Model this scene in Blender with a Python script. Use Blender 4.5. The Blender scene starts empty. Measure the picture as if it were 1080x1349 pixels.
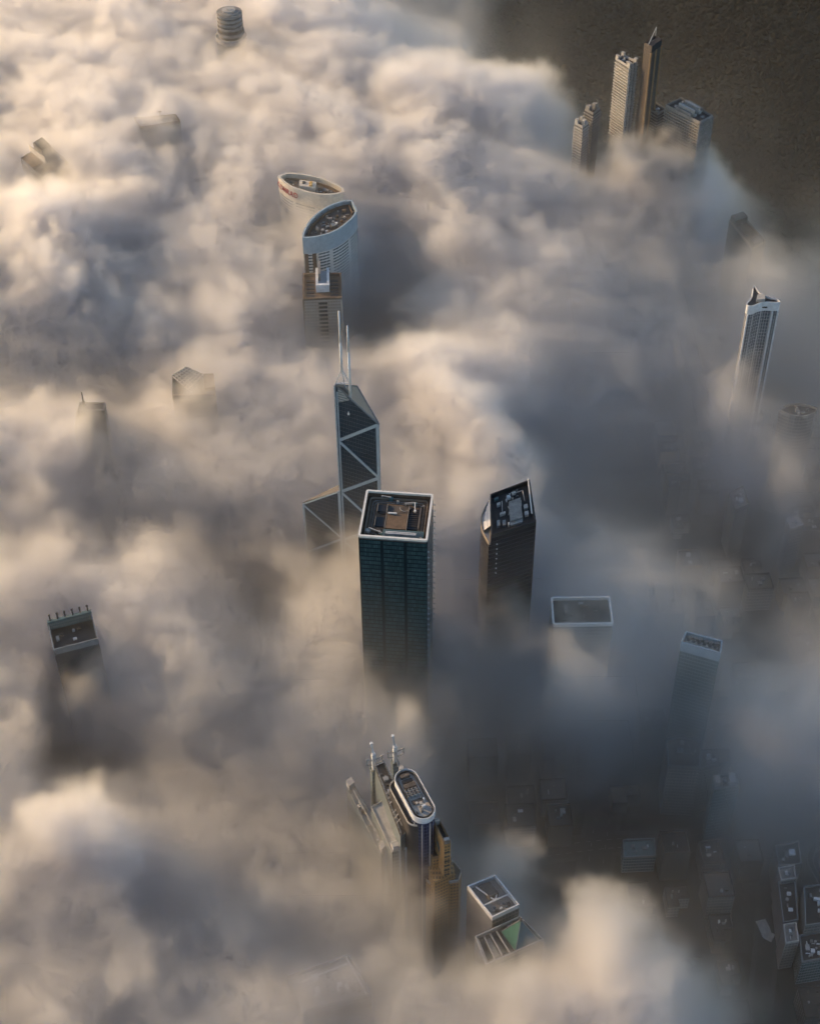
import bpy, bmesh, math, random
import numpy as np
from mathutils import Vector, Matrix
# ================================================================== camera
CAM_H = 1025.0; PITCH = math.radians(43.5); FPX = 2064.0; ROLL = 20.0/2175.0
SC = bpy.context.scene
COL = SC.collection
cam_data = bpy.data.cameras.new('camera'); cam = bpy.data.objects.new('camera', cam_data); COL.objects.link(cam)
cam_data.sensor_fit = 'VERTICAL'; cam_data.sensor_height = 24.0; cam_data.lens = 24.0*FPX/1349.0
cam_data.clip_start = 1.0; cam_data.clip_end = 40000.0
CAM_ROT = Matrix.Rotation(math.pi/2-PITCH, 3, 'X') @ Matrix.Rotation(-ROLL, 3, 'Z')
cam.matrix_world = Matrix.Translation((0, 0, CAM_H)) @ CAM_ROT.to_4x4()
SC.camera = cam
def at(px, py, z=0.0):
    """survey: the ground position (x, y) of a roof corner of known height z seen at pixel (px, py)"""
    d = CAM_ROT @ Vector(((px-540.0)/FPX, -(py-674.5)/FPX, -1.0))
    t = (z-CAM_H)/d.z
    return Vector((d.x*t, d.y*t))
def pts(z, *pp): return [at(x, y, z) for x, y in pp]
# ================================================================== nodes and materials
def N(nt, kind, ins=None, **props):
    n = nt.nodes.new(kind)
    for k, v in props.items(): setattr(n, k, v)
    for k, v in (ins or {}).items():
        s = n.inputs[k]
        if isinstance(v, bpy.types.NodeSocket): nt.links.new(v, s)
        else: s.default_value = v
    return n
def M_(nt, op, a, b=None, c=None, clamp=False):
    return N(nt, 'ShaderNodeMath', {k: v for k, v in ((0, a), (1, b), (2, c)) if v is not None}, operation=op, use_clamp=clamp).outputs[0]
def lin(r, g, b):
    f = lambda c: (c/255)/12.92 if c/255 <= .04045 else ((c/255+.055)/1.055)**2.4
    return (f(r), f(g), f(b), 1)
def mixc(nt, fac, a, b, bt='MIX'):
    n = nt.nodes.new('ShaderNodeMix'); n.data_type = 'RGBA'; n.blend_type = bt
    for i, v in ((0, fac), (6, a), (7, b)):
        if isinstance(v, bpy.types.NodeSocket): nt.links.new(v, n.inputs[i])
        else: n.inputs[i].default_value = v
    return n.outputs[2]
def base_mat(name):
    m = bpy.data.materials.new(name); m.use_nodes = True
    t = m.node_tree; return m, t, t.nodes['Principled BSDF']
def plain(name, col, rough=.7, metal=0.0, grime=.35, scale=.25):
    """painted or cast surface with weathering blotches and fine grain"""
    m, t, b = base_mat(name)
    co = N(t, 'ShaderNodeTexCoord').outputs['Object']
    n1 = N(t, 'ShaderNodeTexNoise', {'Vector': co, 'Scale': scale, 'Detail': 6, 'Roughness': .65}).outputs[0]
    n2 = N(t, 'ShaderNodeTexNoise', {'Vector': co, 'Scale': scale*6, 'Detail': 3, 'Roughness': .6}).outputs[0]
    f = N(t, 'ShaderNodeMapRange', {0: M_(t, 'MULTIPLY_ADD', n2, .4, M_(t, 'MULTIPLY', n1, .6)), 1: .38, 2: .62, 3: 1-grime, 4: 1+grime*.35}).outputs[0]
    col = tuple(col)
    c = N(t, 'ShaderNodeVectorMath', {0: col[:3], 'Scale': f}, operation='SCALE').outputs[0]
    t.links.new(c, b.inputs['Base Color'])
    b.inputs['Roughness'].default_value = rough; b.inputs['Metallic'].default_value = metal
    return m
def facade(name, glass, frame, floor=3.8, bay=1.5, band=.28, mull=.12, rough=.18, frame_rough=.5, var=.35, group=0, spec=.5, gband=.14):
    """curtain wall: u = metres round the building, v = height in metres"""
    m, t, b = base_mat(name)
    uv = N(t, 'ShaderNodeSeparateXYZ', {0: N(t, 'ShaderNodeUVMap', uv_map='UVMap').outputs[0]})
    u, v = uv.outputs[0], uv.outputs[1]
    fu = M_(t, 'DIVIDE', u, bay); fv = M_(t, 'DIVIDE', v, floor)
    mu = M_(t, 'LESS_THAN', M_(t, 'FRACT', fu), mull); mv = M_(t, 'LESS_THAN', M_(t, 'FRACT', fv), band)
    fr = M_(t, 'MAXIMUM', mu, mv)
    if group:   # wider piers every few bays
        fr = M_(t, 'MAXIMUM', fr, M_(t, 'LESS_THAN', M_(t, 'FRACT', M_(t, 'DIVIDE', u, bay*group)), gband))
    cell = N(t, 'ShaderNodeCombineXYZ', {0: M_(t, 'FLOOR', fu), 1: M_(t, 'FLOOR', fv)}).outputs[0]
    r1 = N(t, 'ShaderNodeTexWhiteNoise', {'Vector': cell}, noise_dimensions='2D').outputs[0]
    big = N(t, 'ShaderNodeTexNoise', {'Vector': N(t, 'ShaderNodeCombineXYZ', {0: u, 1: v}).outputs[0], 'Scale': .06, 'Detail': 4, 'Roughness': .6}).outputs[0]
    k = M_(t, 'ADD', M_(t, 'MULTIPLY_ADD', r1, var, 1-var*.5), M_(t, 'MULTIPLY_ADD', big, var*1.2, -var*.6))
    g = N(t, 'ShaderNodeVectorMath', {0: tuple(glass)[:3], 'Scale': k}, operation='SCALE').outputs[0]
    gf = M_(t, 'MULTIPLY_ADD', big, .5, .75)
    fc = N(t, 'ShaderNodeVectorMath', {0: tuple(frame)[:3], 'Scale': gf}, operation='SCALE').outputs[0]
    t.links.new(mixc(t, fr, g, fc), b.inputs['Base Color'])
    t.links.new(N(t, 'ShaderNodeMapRange', {0: fr, 3: rough, 4: frame_rough}).outputs[0], b.inputs['Roughness'])
    b.inputs['Specular IOR Level'].default_value = spec
    bmp = N(t, 'ShaderNodeBump', {'Strength': .5, 'Distance': .25, 'Height': fr})
    t.links.new(bmp.outputs[0], b.inputs['Normal'])
    return m
MAT = dict(
 white=plain('white metal', lin(205, 208, 208), .4, 0, .25),
 pale=plain('pale blue cladding', lin(150, 165, 172), .4, 0, .2),
 cream=plain('cream render', lin(196, 188, 172), .7, 0, .25),
 steel=plain('steel', lin(120, 126, 128), .45, .4, .3),
 bright=plain('bright metal', lin(225, 222, 212), .35, .2, .15),
 dark=plain('dark roofing felt', lin(48, 46, 46), .85, 0, .45),
 deck=plain('roof deck', lin(84, 78, 72), .85, 0, .45),
 brown=plain('brown roof', lin(104, 86, 68), .85, 0, .4),
 grey=plain('grey concrete', lin(128, 126, 122), .85, 0, .35),
 lightgrey=plain('light concrete', lin(165, 163, 157), .85, 0, .3),
 black=plain('black metal', lin(26, 26, 29), .5, 0, .3),
 teal=plain('teal metal', lin(78, 104, 104), .5, .1, .3),
 tan=plain('tan metal roof', lin(150, 138, 122), .45, .2, .15),
 green=plain('green glass', lin(62, 104, 92), .2, 0, .2),
 blue=plain('blue glass', lin(30, 100, 122), .15, 0, .25),
 red=plain('red lettering', lin(150, 30, 34), .5, 0, .1),
 yellow=plain('yellow paint', lin(190, 150, 70), .6, 0, .1),
 stone=plain('golden stone', lin(140, 114, 82), .7, 0, .3),
 ckc=facade('teal curtain wall', lin(50, 70, 74), lin(28, 38, 42), 4.0, 1.6, .24, .09, .14, .5, .4, 10, .03),
 boc=facade('blue grey curtain wall', lin(40, 52, 60), lin(60, 72, 80), 3.9, 1.35, .10, .16, .12, .4, .25),
 citi=facade('black glass wall', lin(18, 18, 25), lin(26, 26, 33), 4.0, 1.5, .18, .10, .12, .45, .4),
 hotel=facade('banded hotel wall', lin(66, 78, 82), lin(190, 190, 184), 3.3, 3.6, .55, .08, .2, .6, .3, 7, .05),
 blockwall=facade('beige block wall', lin(120, 112, 100), lin(150, 142, 130), 3.4, 2.4, .5, .35, .4, .8, .15),
 tri=facade('striped glass wall', lin(66, 74, 84), lin(160, 160, 158), 3.6, 2.2, .12, .2, .15, .6, .4, 4, .14),
 tealtower=facade('blue green office wall', lin(40, 76, 84), lin(110, 126, 130), 3.8, 2.0, .3, .2, .2, .6, .4),
 greytower=facade('grey office wall', lin(62, 66, 70), lin(130, 128, 124), 3.8, 2.4, .4, .25, .3, .7, .4),
 flats=facade('flats wall', lin(50, 50, 52), lin(120, 118, 112), 3.0, 3.2, .42, .3, .4, .8, .5),
 flats2=facade('brown flats wall', lin(50, 46, 44), lin(84, 76, 68), 3.0, 2.6, .4, .35, .4, .8, .4),
 flats3=facade('grey flats wall', lin(42, 42, 44), lin(76, 75, 73), 3.0, 3.4, .4, .3, .4, .8, .4),
 bank=facade('grey steel and glass bank wall', lin(56, 68, 70), lin(118, 128, 128), 3.9, 1.8, .3, .2, .3, .6, .4),
 navy=facade('navy glass', lin(28, 36, 62), lin(74, 84, 110), 3.6, 1.6, .12, .2, .12, .5, .4, 5, .10),
 sc=facade('brown stone wall', lin(96, 76, 50), lin(168, 134, 84), 3.6, 2.0, .45, .35, .4, .75, .35),
 darkwall=facade('dark office wall', lin(30, 34, 38), lin(60, 62, 64), 3.8, 3.0, .4, .3, .3, .8, .4),
 skylight=facade('striped skylight', lin(90, 100, 120), lin(190, 192, 198), 1.2, 2.5, .45, .1, .2, .5, .2),
)
# ================================================================== mesh helpers
class MB:
    """collects shapes in world metres and links them as ONE mesh object"""
    def __init__(s): s.v = []; s.f = []; s.uv = []; s.sm = []
    def face(s, vs, uvs=None, smooth=False):
        b = len(s.v); s.v += [tuple(p) for p in vs]; s.f.append(tuple(range(b, b+len(vs))))
        s.uv.append(uvs or [(p[0], p[1]) for p in vs]); s.sm.append(smooth)
    def walls(s, poly, z0, z1, closed=True, u0=0.0, smooth=False, top=None):
        """side walls round poly (counter-clockwise); z1 may be a list of heights; top = other top polygon"""
        n = len(poly); u = u0; top = top or poly
        zz = z1 if isinstance(z1, (list, tuple)) else [z1]*n
        for i in range(n if closed else n-1):
            a, b = poly[i], poly[(i+1) % n]; ta, tb = top[i], top[(i+1) % n]; L = math.hypot(b[0]-a[0], b[1]-a[1])
            za, zb = zz[i], zz[(i+1) % n]
            s.face([(a[0], a[1], z0), (b[0], b[1], z0), (tb[0], tb[1], zb), (ta[0], ta[1], za)], [(u, z0), (u+L, z0), (u+L, zb), (u, za)], smooth)
            u += L
    def cap(s, poly, z, flip=False):
        zz = z if isinstance(z, (list, tuple)) else [z]*len(poly)
        p = [(a[0], a[1], h) for a, h in zip(poly, zz)]
        s.face(p[::-1] if flip else p)
    def prism(s, poly, z0, z1, bottom=False):
        s.walls(poly, z0, z1); s.cap(poly, z1)
        if bottom: s.cap(poly, z0, True)
        return s
    def ring(s, outer, inner, z0, z1):
        """a kerb or parapet between two polygons with the same number of corners"""
        n = len(outer); s.walls(outer, z0, z1); s.walls(inner[::-1], z0, z1)
        for i in range(n):
            a, b, c, d = outer[i], outer[(i+1) % n], inner[(i+1) % n], inner[i]
            s.face([(a[0], a[1], z1), (b[0], b[1], z1), (c[0], c[1], z1), (d[0], d[1], z1)])
        return s
    def bar(s, a, b, w, h=None, up=(0, 0, 1)):
        """a square bar from a to b"""
        a, b = Vector(a), Vector(b); d = (b-a).normalized(); h = h or w
        up = Vector(up)
        if abs(d.dot(up)) > .95: up = Vector((1, 0, 0))
        x = d.cross(up).normalized()*w/2; y = x.cross(d).normalized()*h/2
        A = [a-x-y, a+x-y, a+x+y, a-x+y]; B = [p+(b-a) for p in A]
        for i in range(4):
            j = (i+1) % 4; s.face([A[i], A[j], B[j], B[i]])
        s.face(A[::-1]); s.face(B)
        return s
    def tube(s, a, b, r0, r1=None, n=10, caps=True):
        a, b = Vector(a), Vector(b); d = (b-a).normalized(); r1 = r0 if r1 is None else r1
        up = Vector((0, 0, 1)) if abs(d.z) < .9 else Vector((1, 0, 0))
        x = d.cross(up).normalized(); y = d.cross(x).normalized()
        A = [a+(x*math.cos(2*math.pi*i/n)+y*math.sin(2*math.pi*i/n))*r0 for i in range(n)]
        B = [b+(x*math.cos(2*math.pi*i/n)+y*math.sin(2*math.pi*i/n))*r1 for i in range(n)]
        for i in range(n):
            j = (i+1) % n; s.face([A[j], A[i], B[i], B[j]], None, True)
        if caps: s.face(A); s.face(B[::-1])
        return s
    def build(s, name, mat, parent=None, label=None):
        me = bpy.data.meshes.new(name)
        o = Vector(parent['_base']) if parent is not None and '_base' in parent else Vector((0, 0, 0))
        me.from_pydata([(p[0]-o.x, p[1]-o.y, p[2]-o.z) for p in s.v], [], s.f)
        ul = me.uv_layers.new(name='UVMap'); flat = [c for fu in s.uv for c in fu]
        for i, c in enumerate(flat): ul.data[i].uv = c
        me.polygons.foreach_set('use_smooth', s.sm)
        bm = bmesh.new(); bm.from_mesh(me)
        bmesh.ops.remove_doubles(bm, verts=bm.verts, dist=.002)
        bmesh.ops.recalc_face_normals(bm, faces=bm.faces) if False else None
        bm.to_mesh(me); bm.free()
        me.materials.append(MAT[mat] if isinstance(mat, str) else mat)
        ob = bpy.data.objects.new(name, me); COL.objects.link(ob)
        if parent is not None:
            ob.parent = parent
            if '_base' in parent: ob['_base'] = parent['_base']
        if label: ob['label'] = label
        return ob
def ccw(poly):
    a = sum(poly[i][0]*poly[(i+1) % len(poly)][1]-poly[(i+1) % len(poly)][0]*poly[i][1] for i in range(len(poly)))
    return [Vector(p) for p in (poly if a > 0 else poly[::-1])]
def inset(poly, d):
    n = len(poly); out = []
    for i in range(n):
        a, b, c = Vector(poly[i-1]), Vector(poly[i]), Vector(poly[(i+1) % n])
        e1 = (b-a).normalized(); e2 = (c-b).normalized()
        n1 = Vector((-e1.y, e1.x)); n2 = Vector((-e2.y, e2.x)); m = n1+n2
        k = max(m.length_squared/2, .35)
        out.append(b+m*(d/k))
    return out
def centre(poly): return sum((Vector(p) for p in poly), Vector((0, 0)))/len(poly)
def rounded(poly, r, n=5):
    out = []; L = len(poly)
    for i in range(L):
        a, b, c = Vector(poly[i-1]), Vector(poly[i]), Vector(poly[(i+1) % L])
        p = b+(a-b).normalized()*r; q = b+(c-b).normalized()*r
        for k in range(n+1):
            t = k/n; out.append(p*(1-t)**2+b*2*t*(1-t)+q*t*t)
    return out
def bil(q, u, v):
    """position in a four-cornered roof: q = back-left, back-right, front-right, front-left; u to the right, v to the front"""
    a, b, c, d = q
    return (a*(1-u)+b*u)*(1-v)+(d*(1-u)+c*u)*v
def thing(name, label, cat, base, group=None, kind=None):
    o = bpy.data.objects.new(name, None); COL.objects.link(o); o.empty_display_size = 5
    b = (base[0], base[1], base[2] if len(base) > 2 else 0.0); o.location = b; o['_base'] = b
    o['label'] = label; o['category'] = cat
    if group: o['group'] = group
    return o
def qbox(root, name, q, u0, v0, u1, v1, z0, z1, mat, label=None):
    p = ccw([bil(q, u0, v0), bil(q, u1, v0), bil(q, u1, v1), bil(q, u0, v1)])
    return MB().prism(p, z0, z1).build(name, mat, root, label)
def inside(poly, p):
    c = False; n = len(poly)
    for i in range(n):
        a, b = poly[i], poly[i-1]
        if (a[1] > p[1]) != (b[1] > p[1]) and p[0] < (b[0]-a[0])*(p[1]-a[1])/(b[1]-a[1])+a[0]: c = not c
    return c
def clutter(root, poly, z, n, seed, size=(2.0, 5.0), margin=2.5, mats=('grey', 'lightgrey', 'steel', 'deck', 'white')):
    """plant on a flat roof, lined up with its longest side: fan units, tanks, ducts and sheds, each a part"""
    R = random.Random(seed); L = len(poly)
    k = max(range(L), key=lambda i: (Vector(poly[(i+1) % L])-Vector(poly[i])).length)
    e = (Vector(poly[(k+1) % L])-Vector(poly[k])).normalized(); f = Vector((-e.y, e.x)); ins = inset(poly, margin)
    xs = [p[0] for p in poly]; ys = [p[1] for p in poly]; put = []; tries = 0
    while len(put) < n and tries < 900:
        tries += 1
        c = Vector((R.uniform(min(xs), max(xs)), R.uniform(min(ys), max(ys)))); a = R.uniform(*size)/2; b = a*R.uniform(.35, 1)
        if R.random() < .5: a, b = b, a
        cs = [c+e*a+f*b, c-e*a+f*b, c-e*a-f*b, c+e*a-f*b]
        if not all(inside(ins, p) for p in cs): continue
        if any((c-o).length < (a+b)*.75+r_ for o, r_ in put): continue
        put.append((c, (a+b)*.5)); t = R.random(); h = R.uniform(1.0, 2.6); mb = MB(); m = R.choice(mats)
        if t < .4:
            mb.prism(ccw(cs), z, z+h); r = min(a, b)*.6
            mb.tube((c.x, c.y, z+h), (c.x, c.y, z+h+.5), r, r*1.1, 12); nm = 'fan_unit'
        elif t < .55:
            r = min(a, b); mb.tube((c.x, c.y, z), (c.x, c.y, z+h), r, r, 14); nm = 'water_tank'; m = 'lightgrey'
        elif t < .75:
            g = e*a if a > b else f*b; w = min(.9, min(a, b))
            mb.bar((c.x-g.x, c.y-g.y, z+.9), (c.x+g.x, c.y+g.y, z+.9), w, w*.8)
            mb.bar((c.x-g.x*.9, c.y-g.y*.9, z), (c.x-g.x*.9, c.y-g.y*.9, z+.9), .4); mb.bar((c.x+g.x*.9, c.y+g.y*.9, z), (c.x+g.x*.9, c.y+g.y*.9, z+.9), .4); nm = 'duct'
        else:
            mb.prism(ccw(cs), z, z+h); i2 = inset(ccw(cs), -.25); mb.prism(i2, z+h+.003, z+h+.28, True); nm = 'roof_shed'
        mb.build(nm, m, root)
def roof_set(root, poly, z, rim='white', rim_h=1.2, rim_w=1.0, depth=2.5, deck='deck', n=8, seed=1, size=(2, 5), wall=None):
    """sunk roof deck inside a parapet"""
    inn = inset(poly, rim_w)
    MB().ring(poly, inn, z-depth, z+rim_h).build('parapet', rim, root)
    m = MB(); m.cap(inn, z-depth+.02); m.build('roof_deck', deck, root)
    if n: clutter(root, inn, z-depth+.02, n, seed, size)
    return inn
def tower(name, label, poly, z, wall, rim='white', rim_h=1.2, rim_w=1.0, depth=2.5, deck='deck', n=8, seed=1, size=(2, 5), cat='tower', z0=0.0, group=None, band=0.0, smooth=False):
    poly = ccw(poly); c = centre(poly)
    r = thing(name, label, cat, (c.x, c.y, z0), group)
    m = MB(); m.walls(poly, z0, z-max(depth, band), smooth=smooth); m.build('wall', wall, r)
    if band > depth:
        o2 = inset(poly, -.15); m = MB(); m.walls(o2, z-band, z-depth); m.cap(o2, z-band, True); m.build('crown_band', rim, r)
        inn = roof_set(r, o2, z, rim, rim_h, rim_w, depth, deck, n, seed, size)
    else: inn = roof_set(r, poly, z, rim, rim_h, rim_w, depth, deck, n, seed, size)
    return r, poly, inn
# ================================================================== the square teal office tower in the middle
def teal_tower():
    Z = 283.0
    q = pts(Z, (482.5, 645.5), (571, 651.5), (563, 713), (471.5, 706.5)); poly = ccw(q); c = centre(poly)
    r = thing('office_tower', 'square dark teal glass tower with a bright white rim and sunken brown roof', 'tower', c)
    body = rounded(poly, 1.6, 2)
    m = MB(); m.walls(body, 0, Z-2.6); m.build('wall', 'ckc', r)
    rim = MB(); inn = inset(body, 1.5); rim.ring(body, inn, Z-1.0, Z+.6); rim.build('roof_rim', 'bright', r)
    m = MB(); b2 = inset(body, .5); m.walls(b2, Z-2.6, Z-1); m.build('crown_band', 'steel', r)
    m = MB(); m.walls(inset(body, 1.6)[::-1], Z-5, Z-1); m.cap(inset(body, 1.5), Z-4.4); m.build('roof_deck', 'brown', r)
    zd = Z-4.4
    for k, d in enumerate((3.4, 5.6, 7.4)):
        p = rounded(inset(poly, d), 3.0, 4); m = MB().ring(p, inset(p, .28), zd, zd+[1.6, .5, .5][k]); m.build('crane_rail', ['tan', 'grey', 'grey'][k], r)
    # wells, platform, grille
    qbox(r, 'plant_platform', q, .36, .42, .66, .74, zd, zd+2.2, 'brown')
    qbox(r, 'plant_platform', q, .24, .22, .70, .40, zd, zd+.9, 'deck')
    qbox(r, 'dark_well', q, .20, .24, .34, .38, zd+.9, zd+1.5, 'black'); qbox(r, 'dark_well', q, .20, .48, .345, .68, zd, zd+.6, 'black')
    w = qbox(r, 'dark_well', q, .67, .26, .82, .70, zd, zd+.9, 'black')
    for k in range(9):
        v = .28+k*.045; a = bil(q, .68, v); b = bil(q, .81, v)
        MB().bar((a.x, a.y, zd+1.3), (b.x, b.y, zd+1.3), .35, .35).build('louvre_bar', 'deck', w)
    for u0, v0, v1 in ((.205, .22, .40), (.345, .22, .42), (.20, .50, .70), (.35, .44, .74), (.665, .24, .76), (.835, .26, .70)):
        a = bil(q, u0, v0); b = bil(q, u0, v1); MB().bar((a.x, a.y, zd+1.6), (b.x, b.y, zd+1.6), .35, 1.6).build('low_screen', 'tan', r)
    a = bil(q, .37, .43); b = bil(q, .50, .43); MB().bar((a.x, a.y, zd+2.9), (b.x, b.y, zd+2.9), .9, .9).build('white_duct', 'bright', r)
    g = qbox(r, 'grille_platform', q, .34, .77, .93, .93, zd, zd+2.6, 'teal')
    for k in range(24):
        u = .36+k*.0235; a = bil(q, u, .79); b = bil(q, u, .91)
        MB().bar((a.x, a.y, zd+2.9), (b.x, b.y, zd+2.9), .25, .3).build('grille_bar', 'steel', g)
    p = [bil(q, .38, .83), bil(q, .82, .83), bil(q, .82, .87), bil(q, .38, .87)]
    p = ccw(p); MB().ring(p, inset(p, .5), zd+2.6, zd+3.6).build('pale_curb', 'white', g)
    # window cleaning cranes on the rail
    for (u, v, du, dv, l2) in ((.38, .09, -.14, -.01, 0), (.74, .17, -.13, .04, 1), (.33, .86, -.20, -.08, 0), (.92, .94, -.03, -.03, 0)):
        b0 = bil(q, u, v); t0 = bil(q, u+du, v+dv)
        k = MB().prism(ccw([b0+Vector((x, y)) for x, y in ((-1.4, -1), (1.4, -1), (1.4, 1), (-1.4, 1))]), zd, zd+2.4).build('maintenance_crane', 'teal', r)
        MB().bar((b0.x, b0.y, zd+3), (t0.x, t0.y, zd+3.4), .7, .6).tube((t0.x, t0.y, zd+1.2), (t0.x, t0.y, zd+3.4), .35).build('jib', 'lightgrey', k)
        if l2:
            t1 = bil(q, u+.02, v+.19)
            MB().bar((b0.x, b0.y, zd+3), (t1.x, t1.y, zd+3.2), .6, .5).tube((t1.x, t1.y, zd+2.2), (t1.x, t1.y, zd+3.9), .8).build('jib', 'bright', k)
    pr = None; m = MB()
    for k in range(26):
        a = 2*math.pi*.55*k/25+3.0; b = a+2*math.pi*.55/25; cc = bil(q, .60, .27); m.bar((cc.x+3.4*math.cos(a), cc.y+3.4*math.sin(a), zd+1.6), (cc.x+3.4*math.cos(b), cc.y+3.4*math.sin(b), zd+1.6), .3)
    m.build('curved_pipe', 'lightgrey', r)
    clutter(r, ccw([bil(q, .46, .08), bil(q, .90, .08), bil(q, .9, .2), bil(q, .46, .2)]), zd, 5, 5, (1.2, 2.4), .2)
    clutter(r, ccw([bil(q, .09, .70), bil(q, .33, .72), bil(q, .33, .92), bil(q, .08, .92)]), zd, 5, 6, (1.2, 2.6), .2)
    # lamp brackets up the right-hand edges
    for cx, cy in ((q[1], (1, .1)), (q[2], (1, -.3))):
        for k in range(22):
            z = Z-10-k*5.6; d = Vector(cy).normalized(); MB().bar((cx.x+d.x*.1, cx.y+d.y*.1, z), (cx.x+d.x*1.3, cx.y+d.y*1.3, z), .7, .7).build('edge_bracket', 'pale', r)
teal_tower()
# ================================================================== the prismatic tower with two masts
def prism_tower():
    C = Vector((-53.2, 885.9)); h = Vector((30.9, -14.2)).normalized()*34.5; b = Vector((-h.y, h.x))
    Rr, Lc, B, Fr = C+h, C-h, C+b, C-b
    r = thing('prism_tower', 'faceted blue grey glass tower with pale cross bracing and a pair of thin white masts', 'tower', C)
    n = Vector((h.y, -h.x)).normalized()        # outward (towards the viewer) from the diagonal face
    def ztall(p): t = (p-C).dot(h.normalized())/34.5; s = (p-C).dot(b.normalized())/34.5; return 312-26*t-27*s
    def zlow(p): t = -(p-C).dot(h.normalized())/34.5; s = (p-C).dot(b.normalized())/34.5; return 208-26*t-12*s
    m = MB(); tall = ccw([C, Rr, B]); m.walls(tall, 0, [ztall(p) for p in tall]); m.build('tall_shaft', 'boc', r)
    m = MB(); m.cap(tall, [ztall(p) for p in tall]); m.build('tall_roof', 'tan', r)
    low = ccw([C-h*.004, B-h*.004, Lc]); m = MB(); m.walls(low, 0, [zlow(p) for p in low]); m.build('low_shaft', 'boc', r)
    m = MB(); m.cap(low, [zlow(p) for p in low]); m.build('low_roof', 'deck', r)
    for z, quad in ((118, [C, Lc, Fr]), (66, [C, Fr, Rr])):
        p = [x+n*.05 for x in quad]; p = ccw(p); m = MB(); m.walls(p, 0, [z-26*((x-C).length > 5) for x in p]); m.cap(p, [z-26*((x-C).length > 5) for x in p]); m.build('front_shaft', 'boc', r)
    # cladding of the frame on the visible diagonal face: columns and zigzag braces
    o = n*.35
    def P(t, z, k=1.0): p = C+h*t+o*k; return (p.x, p.y, z)
    def brace(t0, z0, t1, z1, w=2.3, mat='pale'): MB().bar(P(t0, z0), P(t1, z1), w, .6, up=(n.x, n.y, 0)).build('brace', mat, r)
    def colm(t, z0, z1, w): MB().bar(P(t, z0), P(t, z1), .7, w, up=(h.x, h.y, 0)).build('column', 'pale', r)
    colm(-.01, 0, 311, 1.0); colm(.045, 0, 306, 1.0); colm(.965, 0, 286, 2.4); colm(-.97, 0, 181, 1.6); colm(-.04, 0, 207, 1.6)
    for zz in (260, 208, 156): brace(.05, zz, .95, zz+25, 2.4)
    for zz in (260, 208, 156): brace(.05, zz-2, .95, zz-26, 2.4)
    brace(-.96, 180, -.04, 157, 1.8); brace(-.04, 206, -.97, 181, 1.0); brace(-.96, 128, -.04, 155, 1.8)
    # right-hand return column
    m = MB(); e = Rr+(B-Rr).normalized()*2.6+h.normalized()*.4; m.bar((e.x, e.y, 0), (e.x, e.y, 284), 1.2, 1.2); m.build('column', 'pale', r)
    # roof edge trims, atrium glass and louvres
    m = MB(); m.bar(P(.0, 312.3), P(.34, 303.4), .7); m.bar(P(.34, 303.4), P(1.0, 286.3), .8)
    m.bar((B.x, B.y, ztall(B)+.2), P(1.0, 286.3, 0), .8); m.bar((B.x, B.y, ztall(B)+.2), (C.x, C.y, 312.3), .8); m.build('roof_trim', 'steel', r)
    m = MB(); m.face([P(.06, 311, 1.25), P(.06, 296.5, 1.25), P(.33, 301.5, 1.25)]); m.face([P(.06, 311, .9), P(.33, 301.5, .9), P(.06, 296.5, .9)]); g = m.build('atrium_glass', 'lightgrey', r)
    for k in range(6):
        z = 298+k*2.2; t = .33-(.27*max(0, (z-301.5))/9.5 if z > 301.5 else (301.5-z)*.05); MB().bar(P(.06, z, 1.9), P(max(t-.02, .08), z, 1.9), .3).build('glazing_bar', 'teal', g)
    def on(t, s, dz=0): p = C+h*t+b*s; return (p.x, p.y, ztall(p)+dz)
    lv = MB(); lv.face([on(.05, .06, .25), on(.30, .06, .25), on(.18, .34, .25), on(.04, .30, .25)]); lo = lv.build('roof_opening', 'black', r)
    m = MB()
    for k in range(6): m.bar(on(.06+.03*k, .08+.02*k, .6), on(.06+.03*k*.6, .30, .6), .3)
    m.build('louvre', 'steel', lo)
    # masts: find where they stand on the roof
    t1 = C+h*.08+b*.05; t2 = C+h*.33+b*.03
    z1, z2 = ztall(t1), ztall(t2)
    a1 = (t1.x+h.x*.06, t1.y+h.y*.06)
    MB().tube((a1[0], a1[1], z1+17), (a1[0], a1[1], z1+42), .95, .85, 8).tube((a1[0], a1[1], z1+42), (a1[0], a1[1], z1+69), .8, .6, 8).build('mast', 'white', r)
    MB().tube((t2.x, t2.y, z2-1), (t2.x, t2.y, z2+42), .95, .85, 8).tube((t2.x, t2.y, z2+42), (t2.x, t2.y, z2+65), .8, .6, 8).build('mast', 'white', r)
    ap = (a1[0], a1[1], z1+17.5)
    for q_ in ((C.x, C.y, 312), (t2.x, t2.y, z2+14), on(.06, .34)): MB().bar(ap, q_, .75).build('mast_strut', 'white', r)
    MB().bar((C.x, C.y, 313), (t2.x, t2.y, z2+14), .7).build('mast_strut', 'white', r)
    sm = P(.30, 288, 2.4); MB().tube((sm[0], sm[1], sm[2]), (sm[0], sm[1], sm[2]+3), 1.0, .2, 6).build('gondola', 'white', r)
prism_tower()
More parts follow.
